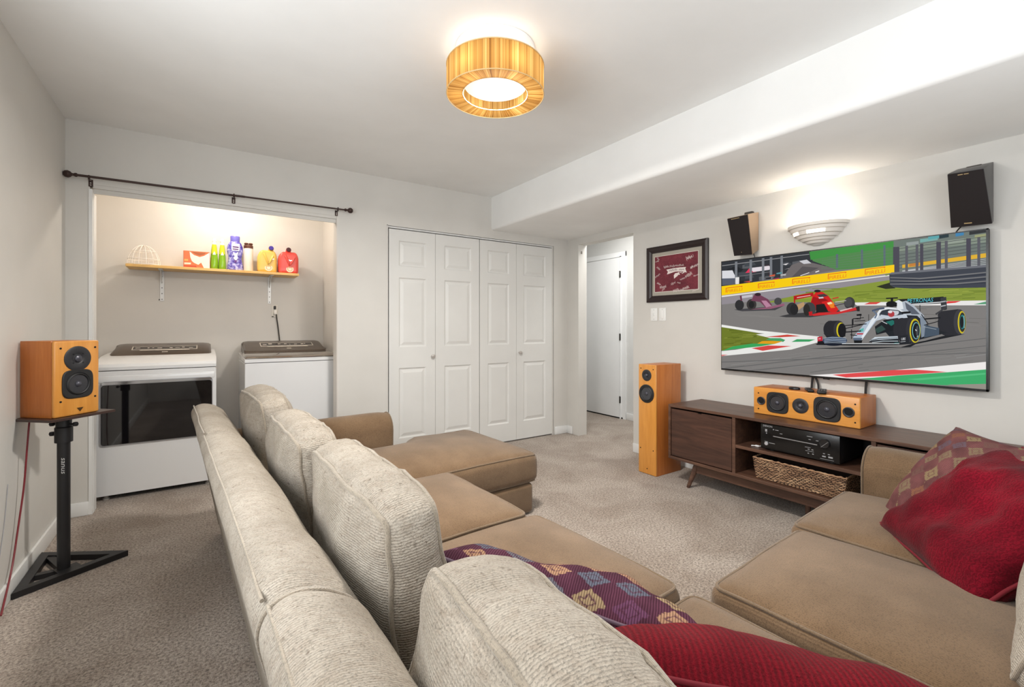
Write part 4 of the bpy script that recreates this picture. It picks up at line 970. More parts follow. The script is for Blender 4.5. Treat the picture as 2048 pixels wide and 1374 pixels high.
# lower right kerb
P((242, 238, 236), (690, 1136), (1290, 1100), (2000, 1036), (2000, 1110), (1700, 1124), (1010, 1162)); P((228, 78, 80), (860, 1132), (1300, 1098), (1460, 1094), (1700, 1112), (1250, 1142), (960, 1152)); P((64, 174, 108), (1070, 1162), (1330, 1138), (1700, 1114), (2000, 1092), (2000, 1215), (1660, 1208)); P((86, 192, 128), (1400, 1165), (1980, 1118), (1980, 1130), (1500, 1172)); P((150, 146, 136), (1700, 1205), (2000, 1198), (2000, 1250))
# rear pink car
P((72, 70, 74), (140, 655), (330, 640), (510, 625), (440, 660), (200, 668)); EL((48, 48, 50), 180, 622, 33, 38); EL((60, 56, 56), 268, 618, 36, 40); EL((70, 70, 72), 462, 595, 28, 27)
P((200, 196, 204), (195, 556), (275, 545), (275, 562), (195, 574)); P((110, 58, 78), (182, 555), (196, 552), (200, 590), (188, 592)); P((116, 66, 88), (265, 590), (290, 540), (330, 548), (390, 580), (420, 625), (370, 640), (330, 600)); P((186, 132, 158), (340, 590), (375, 590), (415, 630), (375, 640)); P((150, 92, 116), (260, 655), (400, 636), (505, 610), (512, 626), (410, 650)); EL((52, 34, 44), 315, 545, 22, 12); EL((36, 36, 38), 268, 620, 20, 26)
# red car
P((60, 60, 62), (470, 705), (560, 685), (1040, 650), (1060, 662), (700, 712), (520, 712))
EL((58, 58, 60), 985, 608, 40, 45); EL((74, 74, 76), 975, 603, 30, 32)
P((180, 26, 30), (576, 556), (720, 530), (722, 556), (588, 584), (588, 610), (578, 610)); P((236, 190, 190), (600, 565), (700, 549), (700, 554), (600, 571)); P((212, 34, 32), (700, 610), (712, 560), (745, 520), (790, 528), (830, 555), (905, 655), (880, 680), (820, 665), (780, 610)); P((160, 20, 26), (690, 640), (720, 560), (770, 575), (800, 640), (760, 668)); EL((40, 34, 36), 750, 520, 24, 10); P((70, 60, 62), (745, 548), (800, 540), (830, 556), (770, 566)); P((206, 200, 204), (756, 566), (790, 562), (798, 572), (764, 578)); P((150, 20, 26), (740, 578), (800, 572), (830, 590), (770, 600))
P((240, 132, 36), (820, 606), (866, 600), (880, 640), (850, 645)); P((246, 220, 170), (820, 606), (850, 598), (860, 612), (830, 620)); P((30, 28, 30), (740, 620), (800, 612), (830, 670), (740, 690)); LN((196, 190, 190), 5, (880, 600), (960, 590)); LN((60, 50, 50), 5, (870, 630), (950, 610)); LN((200, 40, 40), 8, (860, 575), (905, 566))
P((186, 150, 110), (600, 620), (650, 600), (660, 625), (610, 660)); EL((50, 50, 52), 565, 650, 42, 46); EL((38, 38, 40), 580, 655, 30, 40); EL((66, 66, 68), 692, 652, 46, 50); EL((44, 42, 40), 672, 658, 24, 44)
P((206, 44, 46), (712, 690), (760, 678), (900, 672), (1030, 640), (1058, 636), (1058, 655), (900, 688), (720, 702)); P((220, 190, 190), (910, 662), (1000, 640), (1010, 645), (920, 670)); P((188, 30, 36), (686, 672), (712, 668), (714, 700), (690, 700)); P((46, 40, 42), (1030, 636), (1058, 630), (1060, 668), (1040, 668))
# silver car: shadow, far wheels
P((30, 32, 36), (690, 940), (1000, 930), (1360, 930), (1420, 915), (1700, 840), (1830, 835), (1700, 860), (1500, 890), (1430, 930), (1100, 945))
P((40, 40, 46), (1630, 690), (1650, 668), (1780, 652), (1800, 665), (1800, 840), (1680, 845), (1640, 800)); EL((40, 40, 46), 1680, 755, 50, 88); EL((58, 58, 64), 1790, 745, 44, 92); EL((206, 186, 30), 1806, 748, 30, 82); EL((44, 46, 50), 1810, 748, 24, 72); EL((44, 130, 130), 1810, 746, 20, 52); EL((20, 24, 28), 1806, 748, 14, 44); LN((150, 190, 190), 5, (1822, 700), (1824, 790))
# rear wing
P((24, 26, 30), (1330, 580), (1500, 574), (1670, 560), (1690, 575), (1696, 655), (1676, 660), (1660, 610), (1430, 622)); TX((88, 196, 210), 'PETRONAS', 42, 1405, 606, 260, -12, .92); LN((226, 228, 230), 6, (1420, 618), (1665, 600)); P((52, 54, 58), (1650, 570), (1692, 562), (1698, 650), (1655, 660)); LN((170, 172, 176), 9, (1652, 600), (1690, 594)); LN((170, 172, 176), 9, (1652, 632), (1690, 624)); LN((46, 46, 50), 6, (1500, 622), (1500, 690)); LN((110, 112, 114), 3, (1420, 650), (1590, 636)); LN((60, 60, 64), 12, (1615, 690), (1690, 640))
# body
P((176, 184, 194), (1330, 610), (1400, 590), (1450, 620), (1530, 700), (1530, 740), (1430, 730), (1340, 690)); P((226, 230, 234), (1310, 600), (1345, 585), (1370, 600), (1380, 650), (1340, 660)); P((90, 96, 108), (1390, 600), (1450, 640), (1500, 690), (1440, 690), (1400, 650)); EL((18, 18, 22), 1292, 615, 40, 22); P((18, 18, 22), (1252, 610), (1332, 604), (1332, 634), (1255, 634)); LN((18, 18, 22), 9, (1252, 574), (1338, 570)); LN((18, 18, 22), 18, (1295, 572), (1295, 595))
P((30, 34, 40), (1230, 800), (1300, 690), (1480, 700), (1540, 760), (1620, 800), (1700, 825), (1480, 880), (1300, 880)); P((130, 142, 156), (1500, 700), (1540, 720), (1560, 840), (1510, 860)); P((70, 84, 100), (1540, 770), (1640, 790), (1640, 840), (1530, 860)); LN((150, 160, 170), 4, (1520, 780), (1620, 800)); LN((20, 22, 26), 10, (1530, 725), (1650, 715)); LN((20, 22, 26), 6, (1530, 770), (1640, 740)); LN((30, 32, 36), 7, (1510, 690), (1560, 760))
P((196, 204, 214), (1110, 760), (1180, 690), (1300, 650), (1400, 690), (1420, 740), (1300, 740), (1240, 720)); P((24, 28, 34), (1170, 780), (1240, 730), (1340, 716), (1340, 800), (1180, 840)); P((32, 110, 100), (1250, 745), (1300, 732), (1330, 750), (1290, 775)); P((50, 74, 70), (1170, 800), (1220, 770), (1250, 800), (1190, 830)); LN((200, 205, 210), 5, (1220, 740), (1260, 760))
P((176, 190, 206), (1010, 860), (1100, 750), (1160, 720), (1180, 740), (1075, 878), (1020, 882)); P((226, 232, 238), (1150, 720), (1190, 712), (1080, 872), (1060, 876)); P((92, 104, 124), (1010, 862), (1080, 862), (1070, 885), (1018, 886)); P((92, 180, 170), (1060, 800), (1090, 790), (1085, 816), (1052, 820)); P((190, 60, 70), (1040, 828), (1088, 828), (1082, 838), (1036, 838))
# halo, cockpit, helmet
P((52, 58, 68), (1200, 690), (1240, 650), (1340, 650), (1380, 690), (1300, 705)); EL((200, 204, 210), 1310, 676, 36, 24); EL((176, 60, 66), 1290, 688, 24, 22); EL((226, 220, 224), 1282, 672, 16, 10); LN((228, 232, 236), 16, (1185, 712), (1196, 680), (1216, 655), (1260, 646), (1330, 652), (1380, 678)); LN((40, 46, 56), 6, (1206, 700), (1224, 668), (1268, 656), (1340, 662), (1378, 684)); LN((72, 84, 106), 14, (1150, 665), (1200, 650), (1240, 645)); LN((100, 116, 140), 10, (1160, 665), (1185, 690), (1170, 720)); P((20, 20, 24), (1360, 672), (1430, 668), (1432, 682), (1370, 688)); P((20, 20, 24), (1036, 690), (1072, 686), (1074, 700), (1038, 702))
LN((24, 24, 28), 5, (1065, 700), (1064, 725), (1010, 722), (1006, 760), (1005, 790)); LN((24, 24, 28), 5, (1010, 722), (1090, 715)); LN((24, 24, 28), 5, (1020, 740), (1100, 735)); LN((24, 24, 28), 4, (1125, 690), (1125, 740)); LN((24, 24, 28), 12, (1008, 725), (1008, 765)); LN((22, 22, 26), 6, (930, 775), (1110, 760)); LN((22, 22, 26), 6, (930, 800), (1080, 765)); LN((22, 22, 26), 8, (930, 822), (1070, 812)); LN((22, 22, 26), 6, (1000, 800), (1000, 870)); LN((22, 22, 26), 6, (990, 840), (1040, 845))
# near front wheel
EL((42, 42, 48), 1370, 800, 66, 84); P((42, 42, 48), (1310, 725), (1440, 712), (1440, 890), (1380, 895), (1315, 850)); EL((50, 50, 56), 1450, 808, 52, 100); EL((214, 196, 30), 1464, 810, 40, 88); EL((40, 40, 44), 1467, 812, 34, 78); EL((120, 190, 196), 1472, 810, 29, 62); EL((18, 20, 24), 1473, 810, 25, 57); EL((70, 74, 80), 1480, 812, 10, 38); LN((226, 228, 230), 6, (1468, 800), (1474, 812)); LN((190, 196, 200), 5, (1478, 858), (1486, 846))
# far front wheel
EL((40, 40, 45), 848, 800, 54, 64); P((40, 40, 45), (830, 738), (910, 736), (940, 760), (950, 850), (820, 862), (796, 830)); EL((54, 54, 60), 910, 800, 42, 62); EL((206, 190, 32), 922, 806, 33, 56); EL((24, 24, 28), 930, 808, 30, 52); P((24, 24, 28), (930, 760), (955, 780), (955, 850), (920, 858))
# front wing
P((20, 20, 24), (735, 908), (790, 890), (1000, 905), (1430, 895), (1440, 906), (1330, 915), (1000, 918), (750, 914)); P((196, 36, 56), (750, 858), (786, 850), (788, 888), (752, 892)); P((28, 26, 30), (750, 888), (790, 884), (792, 910), (752, 912)); TX((240, 200, 210), '44', 18, 756, 876, 30, -3)
EL((58, 74, 100), 878, 882, 90, 30); EL((24, 30, 44), 870, 905, 70, 16)
for k in range(4): LN((196, 208, 220), 3, (800, 866+k*11), (860, 858+k*13), (960, 864+k*12))
LN((222, 226, 230), 4, (930, 905), (1350, 905)); P((30, 34, 40), (1125, 895), (1160, 860), (1340, 850), (1350, 900)); P((198, 208, 216), (1130, 885), (1170, 856), (1338, 850), (1340, 868), (1180, 878)); LN((40, 46, 54), 5, (1140, 880), (1200, 868), (1338, 862)); LN((190, 200, 206), 5, (1150, 896), (1230, 886), (1340, 886)); LN((60, 130, 126), 4, (1310, 902), (1345, 898))
P((34, 36, 42), (1348, 848), (1410, 838), (1425, 905), (1352, 908)); TX((236, 238, 240), 'UBS', 26, 1362, 880, 40, -3, .7); LN((200, 204, 208), 3, (1358, 892), (1395, 888)); P((20, 22, 26), (1016, 880), (1080, 880), (1074, 900), (1020, 900))
me = bpy.data.meshes.new('screen_picture')
# the tile behind everything, then the shapes in order, each a hair in front of the last
vs = [Vector((XT-.0006-v[2]*6e-6, v[0], v[1]))-Vector(TO) for v in PV]
me.from_pydata(vs, [], PF)
ca_ = me.color_attributes.new('Col', 'FLOAT_COLOR', 'CORNER')
for p, c in zip(me.polygons, PC):
    for li in p.loop_indices: ca_.data[li].color = (*c, 1)
sm = NT('screen_light'); an = sm.node('ShaderNodeVertexColor', layer_name='Col'); sm.color((4, 4, 4)); sm.set(Roughness=.35, Specular_IOR_Level=.05)
sm.link(an.outputs['Color'], sm.p.inputs['Emission Color']); sm.set(Emission_Strength=.80); me.materials.append(sm.m)
so_ = bpy.data.objects.new('screen_picture', me); COL.objects.link(so_); so_.parent = tv
# cables below the screen
for lab, pts, r_ in (('dark cable below the television, left one of the close pair', [(3.352, 1.385, .86), (3.352, 1.392, .80), (3.352, 1.395, .70), (3.355, 1.395, .61)], .007), ('curved dark cable below the television, right one of the close pair', [(3.352, 1.378, .86), (3.352, 1.360, .82), (3.352, 1.352, .77), (3.355, 1.35, .61)], .006), ('lone dark cable below the television near the speaker end', [(3.352, 1.088, .87), (3.352, 1.094, .80), (3.355, 1.10, .61)], .007)):
    tag(MB().tube(smooth_path(pts, 5), r_, 8).build('television_cable', CB), lab, 'cable', 'cables below the television')

# ================================================================== ceiling lamp
LX, LY = 1.124, 1.793
lamp = thing('ceiling_lamp', 'flush ceiling lamp with a gold threaded drum shade', 'lamp', (LX, LY, H))
OP = NT('opal_white'); OP.color((250, 250, 248)); OP.set(Roughness=.5); OP.p.inputs['Emission Color'].default_value = (1, .98, .95, 1); OP.p.inputs['Emission Strength'].default_value = .55; OP = OP.m
WP = plain('lamp_white', (244, 244, 242), .5)
MB().lathe([(.182, -.001), (.182, -.018), (.176, -.024), (.15, -.03), (0, -.03)], None, 48).build('canopy', WP, lamp)
SH = NT('thread_shade'); tc = SH.node('ShaderNodeTexCoord'); sx = SH.node('ShaderNodeSeparateXYZ'); SH.link(tc.outputs['Object'], sx.inputs[0])
cx_ = SH.node('ShaderNodeCombineXYZ'); SH.link(sx.outputs[0], cx_.inputs[0]); SH.link(sx.outputs[1], cx_.inputs[1])
nm = SH.node('ShaderNodeVectorMath', operation='NORMALIZE'); SH.link(cx_.outputs[0], nm.inputs[0])
n1 = SH.noise(nm.outputs[0], 9, 3, .7); n2 = SH.noise(nm.outputs[0], 55, 3, .7)
ff = SH.math('ADD', SH.math('MULTIPLY', n1, .5), SH.math('MULTIPLY', n2, .5))
colr = SH.ramp(ff, [(.34, (112, 70, 28)), (.46, (184, 136, 66)), (.56, (220, 180, 108)), (.66, (242, 216, 156))])
SH.link(colr, SH.p.inputs['Base Color']); SH.set(Roughness=.6)
tl = SH.node('ShaderNodeBsdfTranslucent'); SH.link(colr, tl.inputs[0]); mx = SH.node('ShaderNodeMixShader'); mx.inputs[0].default_value = .55
SH.link(SH.p.outputs[0], mx.inputs[1]); SH.link(tl.outputs[0], mx.inputs[2]); SH.link(mx.outputs[0], SH.out.inputs[0]); SH.bump(n2, .6, .003); SH = SH.m
R0, Z1, Z0, RI = .224, -.085, -.215, .150
MB().lathe([(.19, Z1+.004), (R0-.006, Z1+.003), (R0, Z1-.004), (R0, Z0+.006), (R0-.006, Z0), (RI, Z0+.004), (RI-.003, Z0+.010)], None, 96, cap=False).build('shade', SH, lamp, ang=40)
rm = plain('shade_rim', (206, 176, 124), .5)
for r_, z in ((R0, Z1), (R0, Z0+.001), (RI, Z0+.006)): MB().tube([(r_*math.cos(2*PI*k/72), r_*math.sin(2*PI*k/72), z) for k in range(72)], .0025, 6, True).build('rim', rm, lamp)
MB().lathe([(.148, Z0+.085), (.148, Z0+.05), (.144, Z0+.044), (0, Z0+.044)], None, 48).build('diffuser', OP, lamp)
MB().cyl((0, 0, -.03), (0, 0, Z0+.085), .05, n=24).build('stem', WP, lamp)
for k in range(6):
    a = k*PI/3+.4; point('ceiling_lamp_bulb', (LX+.172*math.cos(a), LY+.172*math.sin(a), H-.15), .27, (1, .90, .74), .03)
area('ceiling_lamp_disc', (LX, LY, H+Z0+.008), (0, 0, 0),   .28, .28, 46, (1, .96, .90), 'DISK')
# ================================================================== curtain rod
RODM = plain('rod_bronze', (66, 50, 46), .35, .5)
rod = thing('curtain_rod', 'bare dark bronze curtain rod above the laundry alcove', 'curtain rod', (.17, YB-.06, 2.13)); ry = YB-.058
def rp(u, v): return at(u, v, 1, ry)
p0, p1 = rp(150, 349.5), rp(692, 420); ax_ = (p1-p0).normalized()
RO_ = (.17, YB-.06, 2.13); ofs = Vector(RO_)
MB(RO_).cyl(p0, p0.lerp(p1, .56), .0075, n=16).build('pole', RODM, rod); MB(RO_).cyl(p0.lerp(p1, .55), p1, .0062, n=16).build('inner_pole', RODM, rod)
for p, s_ in ((p0, -1), (p1, 1)):
    q = (ax_*s_).to_track_quat('Z', 'Y').to_matrix().to_4x4(); M = Matrix.Translation(p) @ q
    MB(RO_).lathe([(.008, -.012), (.012, -.008), (.012, .0), (.008, .006), (.009, .014), (.017, .02), (.0225, .032), (.020, .045), (.012, .053), (0, .056)], M, 24).build('finial', RODM, rod)
for u, v in ((178, 354.5), (468, 391), (676, 418)):
    c = rp(u, v); m = MB(RO_); m.box(c.x-.011, c.x+.011, YB-.005, YB-.0005, c.z-.045, c.z+.0, .002, 1); m.box(c.x-.005, c.x+.005, ry-.004, YB-.003, c.z-.014, c.z-.007); m.tube([(c.x, ry+.011*math.cos(a), c.z+.011*math.sin(a)) for a in [k*2*PI/16 for k in range(16)]], .004, 6, True)
    b = m.build('bracket', RODM, rod); m = MB(RO_)
    for dz in (-.035, -.022): m.cyl((c.x, YB-.0052, c.z+dz), (c.x, YB-.0068, c.z+dz), .0035, n=10)
    m.build('screw_heads', plain('screw_bright', (210, 206, 200), .3, .6), b)['kind'] = 'stuff'
# ================================================================== alcove lamp (hidden behind the header)
al = thing('alcove_lamp', 'bare bulb lamp with pull string at the top of the laundry alcove', 'lamp', (.17, 4.33, H)); AO = (.17, 4.30, H)
MB().lathe([(.06, -.001), (.06, -.02), (.03, -.035), (.022, -.05), (0, -.05)], None, 28).build('holder', WP, al)
gb = NT('alcove_bulb'); gb.p.inputs['Emission Color'].default_value = (1, .9, .76, 1); gb.p.inputs['Emission Strength'].default_value = 4; MB().lathe([(.014, -.05), (.03, -.085), (.03, -.105), (.018, -.125), (0, -.132)], None, 24).build('bulb', gb.m, al)
MB().tube([(.0, -.035, -.03), (.0, -.10, -.15), (.0, -.35, -.20), (.0, -.365, -.41)], .0012, 6).build('pull_string', WP, al)
point('alcove_bulb_light', (.17, 4.33, H-.17), 12.5, (1, .90, .78), .03)
# ================================================================== shelf and what stands on it
PINE = wood('pine', (214, 164, 84), (236, 196, 122), (1.2, 14, 14), .4)
YS0, ZSH = 4.605, 1.672
sh = thing('wall_shelf', 'pine shelf board on two slotted white brackets above the washer and dryer', 'shelf', (.125, YA, ZSH)); HO = (.125, YA, ZSH)
MB(HO).box(-.49, .745, YS0, YA-.004, ZSH-.022, ZSH, .002, 1).build('board', PINE, sh)
BRK = plain('bracket_white', (214, 212, 208), .35, .2)
for x in (-.278, .527):
    m = MB(HO); m.box(x-.014, x+.014, YA-.005, YA-.0015, 1.398, ZSH-.024, .001, 1); m.box(x-.014, x+.014, YS0+.03, YA-.002, ZSH-.027, ZSH-.0235); m.prism([(YA-.004, ZSH-.027), (YA-.16, ZSH-.027), (YA-.004, ZSH-.13)], 0, x-.0015, x+.0015)
    b = m.build('bracket', BRK, sh); m = MB(HO)
    for k in range(5): m.cyl((x, YA-.0048, 1.412+k*.048), (x, YA-.0062, 1.412+k*.048), .0042, n=10)
    m.build('screw_holes', plain('screw_dark', (70, 66, 64), .5), b)['kind'] = 'stuff'
IY = 4.70
def stand(name, lab, cat, x, y=IY, rz=0, group=None): return thing(name, lab, cat, (x, y, ZSH+.0003), rz, group)
# wire dome
wd = stand('cap_cage', 'white plastic lattice cap cage at the left end of the shelf', 'cap cage', -.385, 4.69); WW = plain('white_plastic', (246, 242, 236), .4)
def dome(a, t_): r_ = math.cos(t_); return (.105*r_*math.cos(a), .105*r_*math.sin(a)*.95, .158*math.sin(t_)+.003)
for k in range(7):
    a = PI*k/7; MB().tube([dome(a, PI*j/24) for j in range(25)], .002, 6).build('rib', WW, wd)
for t_ in (.02, .28, .75): MB().tube([dome(2*PI*j/32, t_) for j in range(32)], .002, 6, True).build('hoop', WW, wd)
# box of dryer sheets
bxs = stand('dryer_sheet_box', 'orange and white carton on the shelf, left of the green bottles', 'box', -.035, 4.70)
MB().box(-.092, .092, -.03, .03, 0, .143, .002, 1).build('carton', plain('carton_orange', (214, 116, 70), .5), bxs)
def decal(parent, name, c, pts, y, rough=.5): return MB().add([(x, y, z) for x, z in pts], [tuple(range(len(pts)))]).build(name, plain('print_%d_%d_%d' % c, c, rough), parent, smooth=False)
decal(bxs, 'printed_wave', (246, 236, 222), [(-.05, .138), (-.02, .11), (.02, .096), (.05, .108), (.09, .14), (.09, .004), (.05, .004), (.03, .05), (.01, .03), (-.02, .045), (-.035, .06), (-.045, .09)], -.0304)
decal(bxs, 'printed_arc', (170, 92, 52), [(-.035, .136), (-.01, .118), (.02, .108), (.05, .118), (.065, .136)], -.0306)
decal(bxs, 'printed_title', (244, 226, 206), [(-.086, .028), (-.042, .03), (-.04, .044), (-.086, .043)], -.0306); decal(bxs, 'printed_tab', (244, 176, 96), [(-.086, .058), (-.06, .058), (-.06, .072), (-.086, .072)], -.0306); decal(bxs, 'printed_band', (196, 78, 48), [(-.09, .004), (.0, .004), (-.005, .022), (-.09, .02)], -.0305)
# two green bottles
GG = plain('green_liquid', (128, 176, 24), .15, 0, Coat_Weight=.6); GY = plain('bottle_label', (196, 206, 40), .3); WC = plain('bottle_cap', (248, 246, 240), .4)
for x, lab in ((.088, 'green squeeze bottle with white cap next to the orange carton'), (.146, 'green squeeze bottle with white cap next to the purple bottle')):
    b = stand('green_bottle', lab, 'bottle', x, 4.69, 0, 'green bottles on the shelf')
    MB().lathe([(.0, 0), (.026, 0), (.029, .006), (.0285, .06), (.025, .12), (.021, .16)], None, 28, cap=False).build('body', GG, b)
    MB().lathe([(.0238, .135), (.0222, .165), (.018, .20), (.0155, .215)], None, 28, cap=False).build('collar_label', GY, b)
    MB().lathe([(.0155, .213), (.0135, .235), (.0135, .24), (.0165, .241), (.0165, .25), (.012, .253), (.0115, .268), (.0, .272)], None, 24).build('cap', WC, b)
    MB().prism([(-.012, .125), (.012, .125), (0, .155)], 1, -.0262, -.0236).build('emblem', WC, b)
# purple bottle
pb = stand('purple_bottle', 'waisted purple laundry scent bottle in the middle of the shelf', 'bottle', .242, 4.70)
def oval(prof, sy, name, mat, parent): return MB().lathe(prof, Matrix.Diagonal((1, sy, 1, 1)), 36).build(name, mat, parent)
PUR = NT('purple_bottle_print'); v = PUR.coords(); PUR.color(PUR.ramp(PUR.noise(v, 38, 3, .7), [(.38, (70, 56, 150)), (.5, (116, 108, 196)), (.62, (196, 196, 232))])); PUR.set(Roughness=.25); PUR = PUR.m
oval([(.0, 0), (.058, 0), (.062, .008), (.061, .045), (.052, .085), (.050, .11), (.055, .14), (.061, .175), (.059, .21), (.048, .242), (.036, .256)], .55, 'body', PUR, pb)
oval([(.034, .254), (.036, .26), (.037, .30), (.034, .305), (0, .306)], .6, 'cap', plain('purple_cap', (112, 104, 190), .3), pb)
decal(pb, 'printed_title', (240, 232, 240), [(-.028, .175), (.03, .172), (.034, .235), (-.026, .238)], -.0352); decal(pb, 'printed_words', (84, 40, 110), [(-.02, .2), (.026, .198), (.026, .21), (-.02, .212)], -.0356); decal(pb, 'printed_words', (84, 40, 110), [(-.02, .182), (.024, .18), (.024, .19), (-.02, .192)], -.0356); decal(pb, 'printed_swirl', (244, 236, 240), [(-.02, .16), (-.004, .12), (-.016, .11), (.004, .085), (.02, .11), (.014, .135), (.024, .165), (.002, .15)], -.0352); decal(pb, 'printed_seal', (96, 48, 140), [(-.012, .082), (.0, .066), (.014, .082), (.006, .092)], -.0356)
# white spray canister
wc = stand('white_canister', 'white spray canister with dark brown trigger cap on the shelf', 'bottle', .344, 4.70)
MB().lathe([(0, 0), (.036, 0), (.038, .004), (.037, .20), (.035, .208)], None, 32).build('body', plain('canister_white', (238, 228, 216), .4), wc); BRN = plain('trigger_brown', (92, 52, 36), .4)
MB().lathe([(.037, .205), (.0375, .228), (.032, .236), (0, .237)], None, 32).build('cap', BRN, wc)
for x in (-.016, .018): MB().lathe([(0, -.010), (.013, -.008), (.019, 0), (.013, .008), (0, .010)], Matrix.Translation((x, 0, .247)), 18).build('nozzle_lobe', BRN, wc)
# jugs
def jug(x, lab, col, cap, lid, w_, y):
    j = stand('detergent_jug', lab, 'jug', x, y, 0, 'detergent jugs at the right end of the shelf'); cm = plain(*col, Coat_Weight=.3)
    f = puff_fn(w_/2, .05, .1, top=.0, bot=0, side=.004)
    def shp(q):
        q = f(q); z = q.z+.1
        if z > .13: k = (z-.13)/.07; q.x = q.x*(1-.30*k*k)+.004*k; q.z -= .012*k*abs(q.x)/.08
        return Vector((q.x, q.y, z))
    bd = MB().bm(soft_box(w_/2, .05, .1, .02, 14, shp)).build('body', cm, j, ang=70)
    hd = smooth_path([(-w_*.18, -.047, .165), (-w_*.1, -.058, .135), (-.0, -.06, .09), (w_*.02, -.052, .07)], 6); MB().tube(hd, [.012-.0003*k for k in range(len(hd))], 10).build('handle', cm, j)
    hd = smooth_path([(w_*.3, -.046, .15), (w_*.2, -.056, .115), (w_*.08, -.056, .08)], 6); MB().tube(hd, [.011-.0003*k for k in range(len(hd))], 10).build('handle', cm, j)
    M = Matrix.Translation((lid, -.012, .208)) @ Matrix.Rotation(math.radians(72), 4, 'X')
    MB().lathe([(.022, -.02), (.022, .03), (.0225, .034)], M, 26).build('spout', cm, j); MB().lathe([(.019, .03), (.021, .036), (.019, .045), (0, .046)], M, 26).build('cap', plain(*cap), j)
    MB().lathe([(.032, 0), (.03, .0015), (0, .0015)], Matrix.Translation((w_*.06, -.0515, .042)) @ Matrix.Rotation(PI/2, 4, 'X'), 28).build('round_label', plain('jug_label', (240, 226, 204), .5), j)
    MB().lathe([(.022, 0), (.018, .0008), (.015, 0)], Matrix.Translation((w_*.06, -.053, .042)) @ Matrix.Rotation(PI/2, 4, 'X'), 24, cap=False).build('label_ring', plain('jug_label_ring', (214, 178, 130), .5), j)
    return j
jug(.490, 'yellow detergent jug with blue cap, left of the red jug', ('jug_yellow', (232, 190, 92), .35), ('cap_blue', (62, 44, 140), .35), .03, .15, 4.70)
jug(.664, 'red detergent jug with dark cap at the right end of the shelf', ('jug_red', (222, 76, 66), .35), ('cap_dark', (66, 28, 40), .35), .0, .165, 4.70)
# outlet, plug and cord, small nail
ot = thing('wall_outlet', 'white outlet plate with black plug on the alcove wall', 'outlet', (.575, YA, 1.325)); OO = (.575, YA, 1.325)
MB(OO).box(.545, .598, YA-.006, YA-.0005, 1.268, 1.385, .003, 2).build('plate', plain('outlet_white', (226, 220, 210), .45), ot)
MB(OO).box(.562, .58, YA-.03, YA-.006, 1.345, 1.377, .004, 2).build('black_plug', plain('plug_black', (30, 26, 26), .5), ot); MB(OO).box(.560, .586, YA-.04, YA-.006, 1.297, 1.34, .005, 2).build('white_plug', plain('plug_white', (238, 232, 224), .45), ot); MB(OO).box(.546, .562, YA-.012, YA-.005, 1.272, 1.28, .001, 1).build('shadow_tab', plain('plug_black', (30, 26, 26), .5), ot)
tag(MB().tube(smooth_path([(.582, YA-.03, 1.30), (.586, YA-.03, 1.255), (.60, YA-.025, 1.15), (.615, YA-.02, 1.0), (.62, YA-.02, .9)], 6), .0048, 8).build('power_cord', CB), 'black power cord dropping from the outlet behind the washer', 'cord')
tag(MB().cyl((-.296, YA-.012, 1.409), (-.296, YA-.001, 1.409), .004, n=10).build('nail', plain('nail_dark', (40, 36, 34), .5)), 'small dark nail beside the foot of the left shelf bracket', 'nail')
# ================================================================== dryer
APW = plain('appliance_white', (232, 232, 232), .22, 0, Coat_Weight=.5, Coat_Roughness=.1)
CONS = NT('console_bronze'); CONS.color((96, 84, 74)); CONS.set(Roughness=.28, Metallic=.55); CONS = CONS.m
DK = plain('under_dark', (34, 33, 34), .8); PRT = plain('panel_print', (205, 196, 184), .4)
dx0, dx1, dyf, dyb = -.592, .090, 4.10, 4.80
dr = thing('dryer', 'white front-loading dryer with a wide dark glass door', 'dryer', ((dx0+dx1)/2, 4.45, 0)); DO = ((dx0+dx1)/2, 4.45, 0)
def shell(org, x0, x1, prof, mat, name, parent, r=.01):
    """side profile (y,z) extruded across x with softened ends"""
    m = MB(org); n = len(prof); c = (sum(p[0] for p in prof)/n, sum(p[1] for p in prof)/n); vs = []; fs = []
    L = [(x0, r), (x0+r*.3, r*.3), (x0+r, 0), (x1-r, 0), (x1-r*.3, r*.3), (x1, r)]
    for x, d in L:
        for y, z in prof:
            k = Vector((y-c[0], z-c[1])); k = k*(1-d/max(.05, k.length)); vs.append((x, c[0]+k.x, c[1]+k.y))
    for i in range(len(L)-1):
        for j in range(n): fs.append((i*n+j, i*n+(j+1) % n, (i+1)*n+(j+1) % n, (i+1)*n+j))
    fs += [tuple(range(n)), tuple((len(L)-1)*n+j for j in range(n))]
    return m.add(vs, fs).build(name, mat, parent, ang=28)
shell(DO, dx0, dx1, [(dyf, .035), (dyf, .878), (dyf+.01, .8785), (dyb, .8785), (dyb, .035)], APW, 'body', dr)
shell(DO, dx0-.002, dx1+.002, [(dyf-.003, .884), (dyf-.004, .905), (dyf+.01, .925), (dyf+.05, .945), (dyf+.19, .972), (dyb, .985), (dyb, .882), (dyf+.004, .882)], APW, 'top', dr)
shell(DO, dx0+.045, dx1-.028, [(dyf+.185, .968), (dyf+.20, .978), (dyf+.42, 1.032), (dyf+.50, 1.044), (dyf+.62, 1.046), (dyb-.01, 1.03), (dyb-.01, .975)], CONS, 'console', dr, r=.055)
def on_console(y0, y1, z0, z1, x0, x1, org, parent, name, mat, lift=.0015):
    n = Vector((0, -(z1-z0), (y1-y0))).normalized()*lift; return MB(org).add([Vector(p)+n for p in ((x0, y0, z0), (x1, y0, z0), (x1, y1, z1), (x0, y1, z1))], [(0, 1, 2, 3)]).build(name, mat, parent, smooth=False)
def cz(y, ya, za, yb, zb): return za+(zb-za)*(y-ya)/(yb-ya)
ya, za, yb_, zb_ = dyf+.20, .978, dyf+.42, 1.032
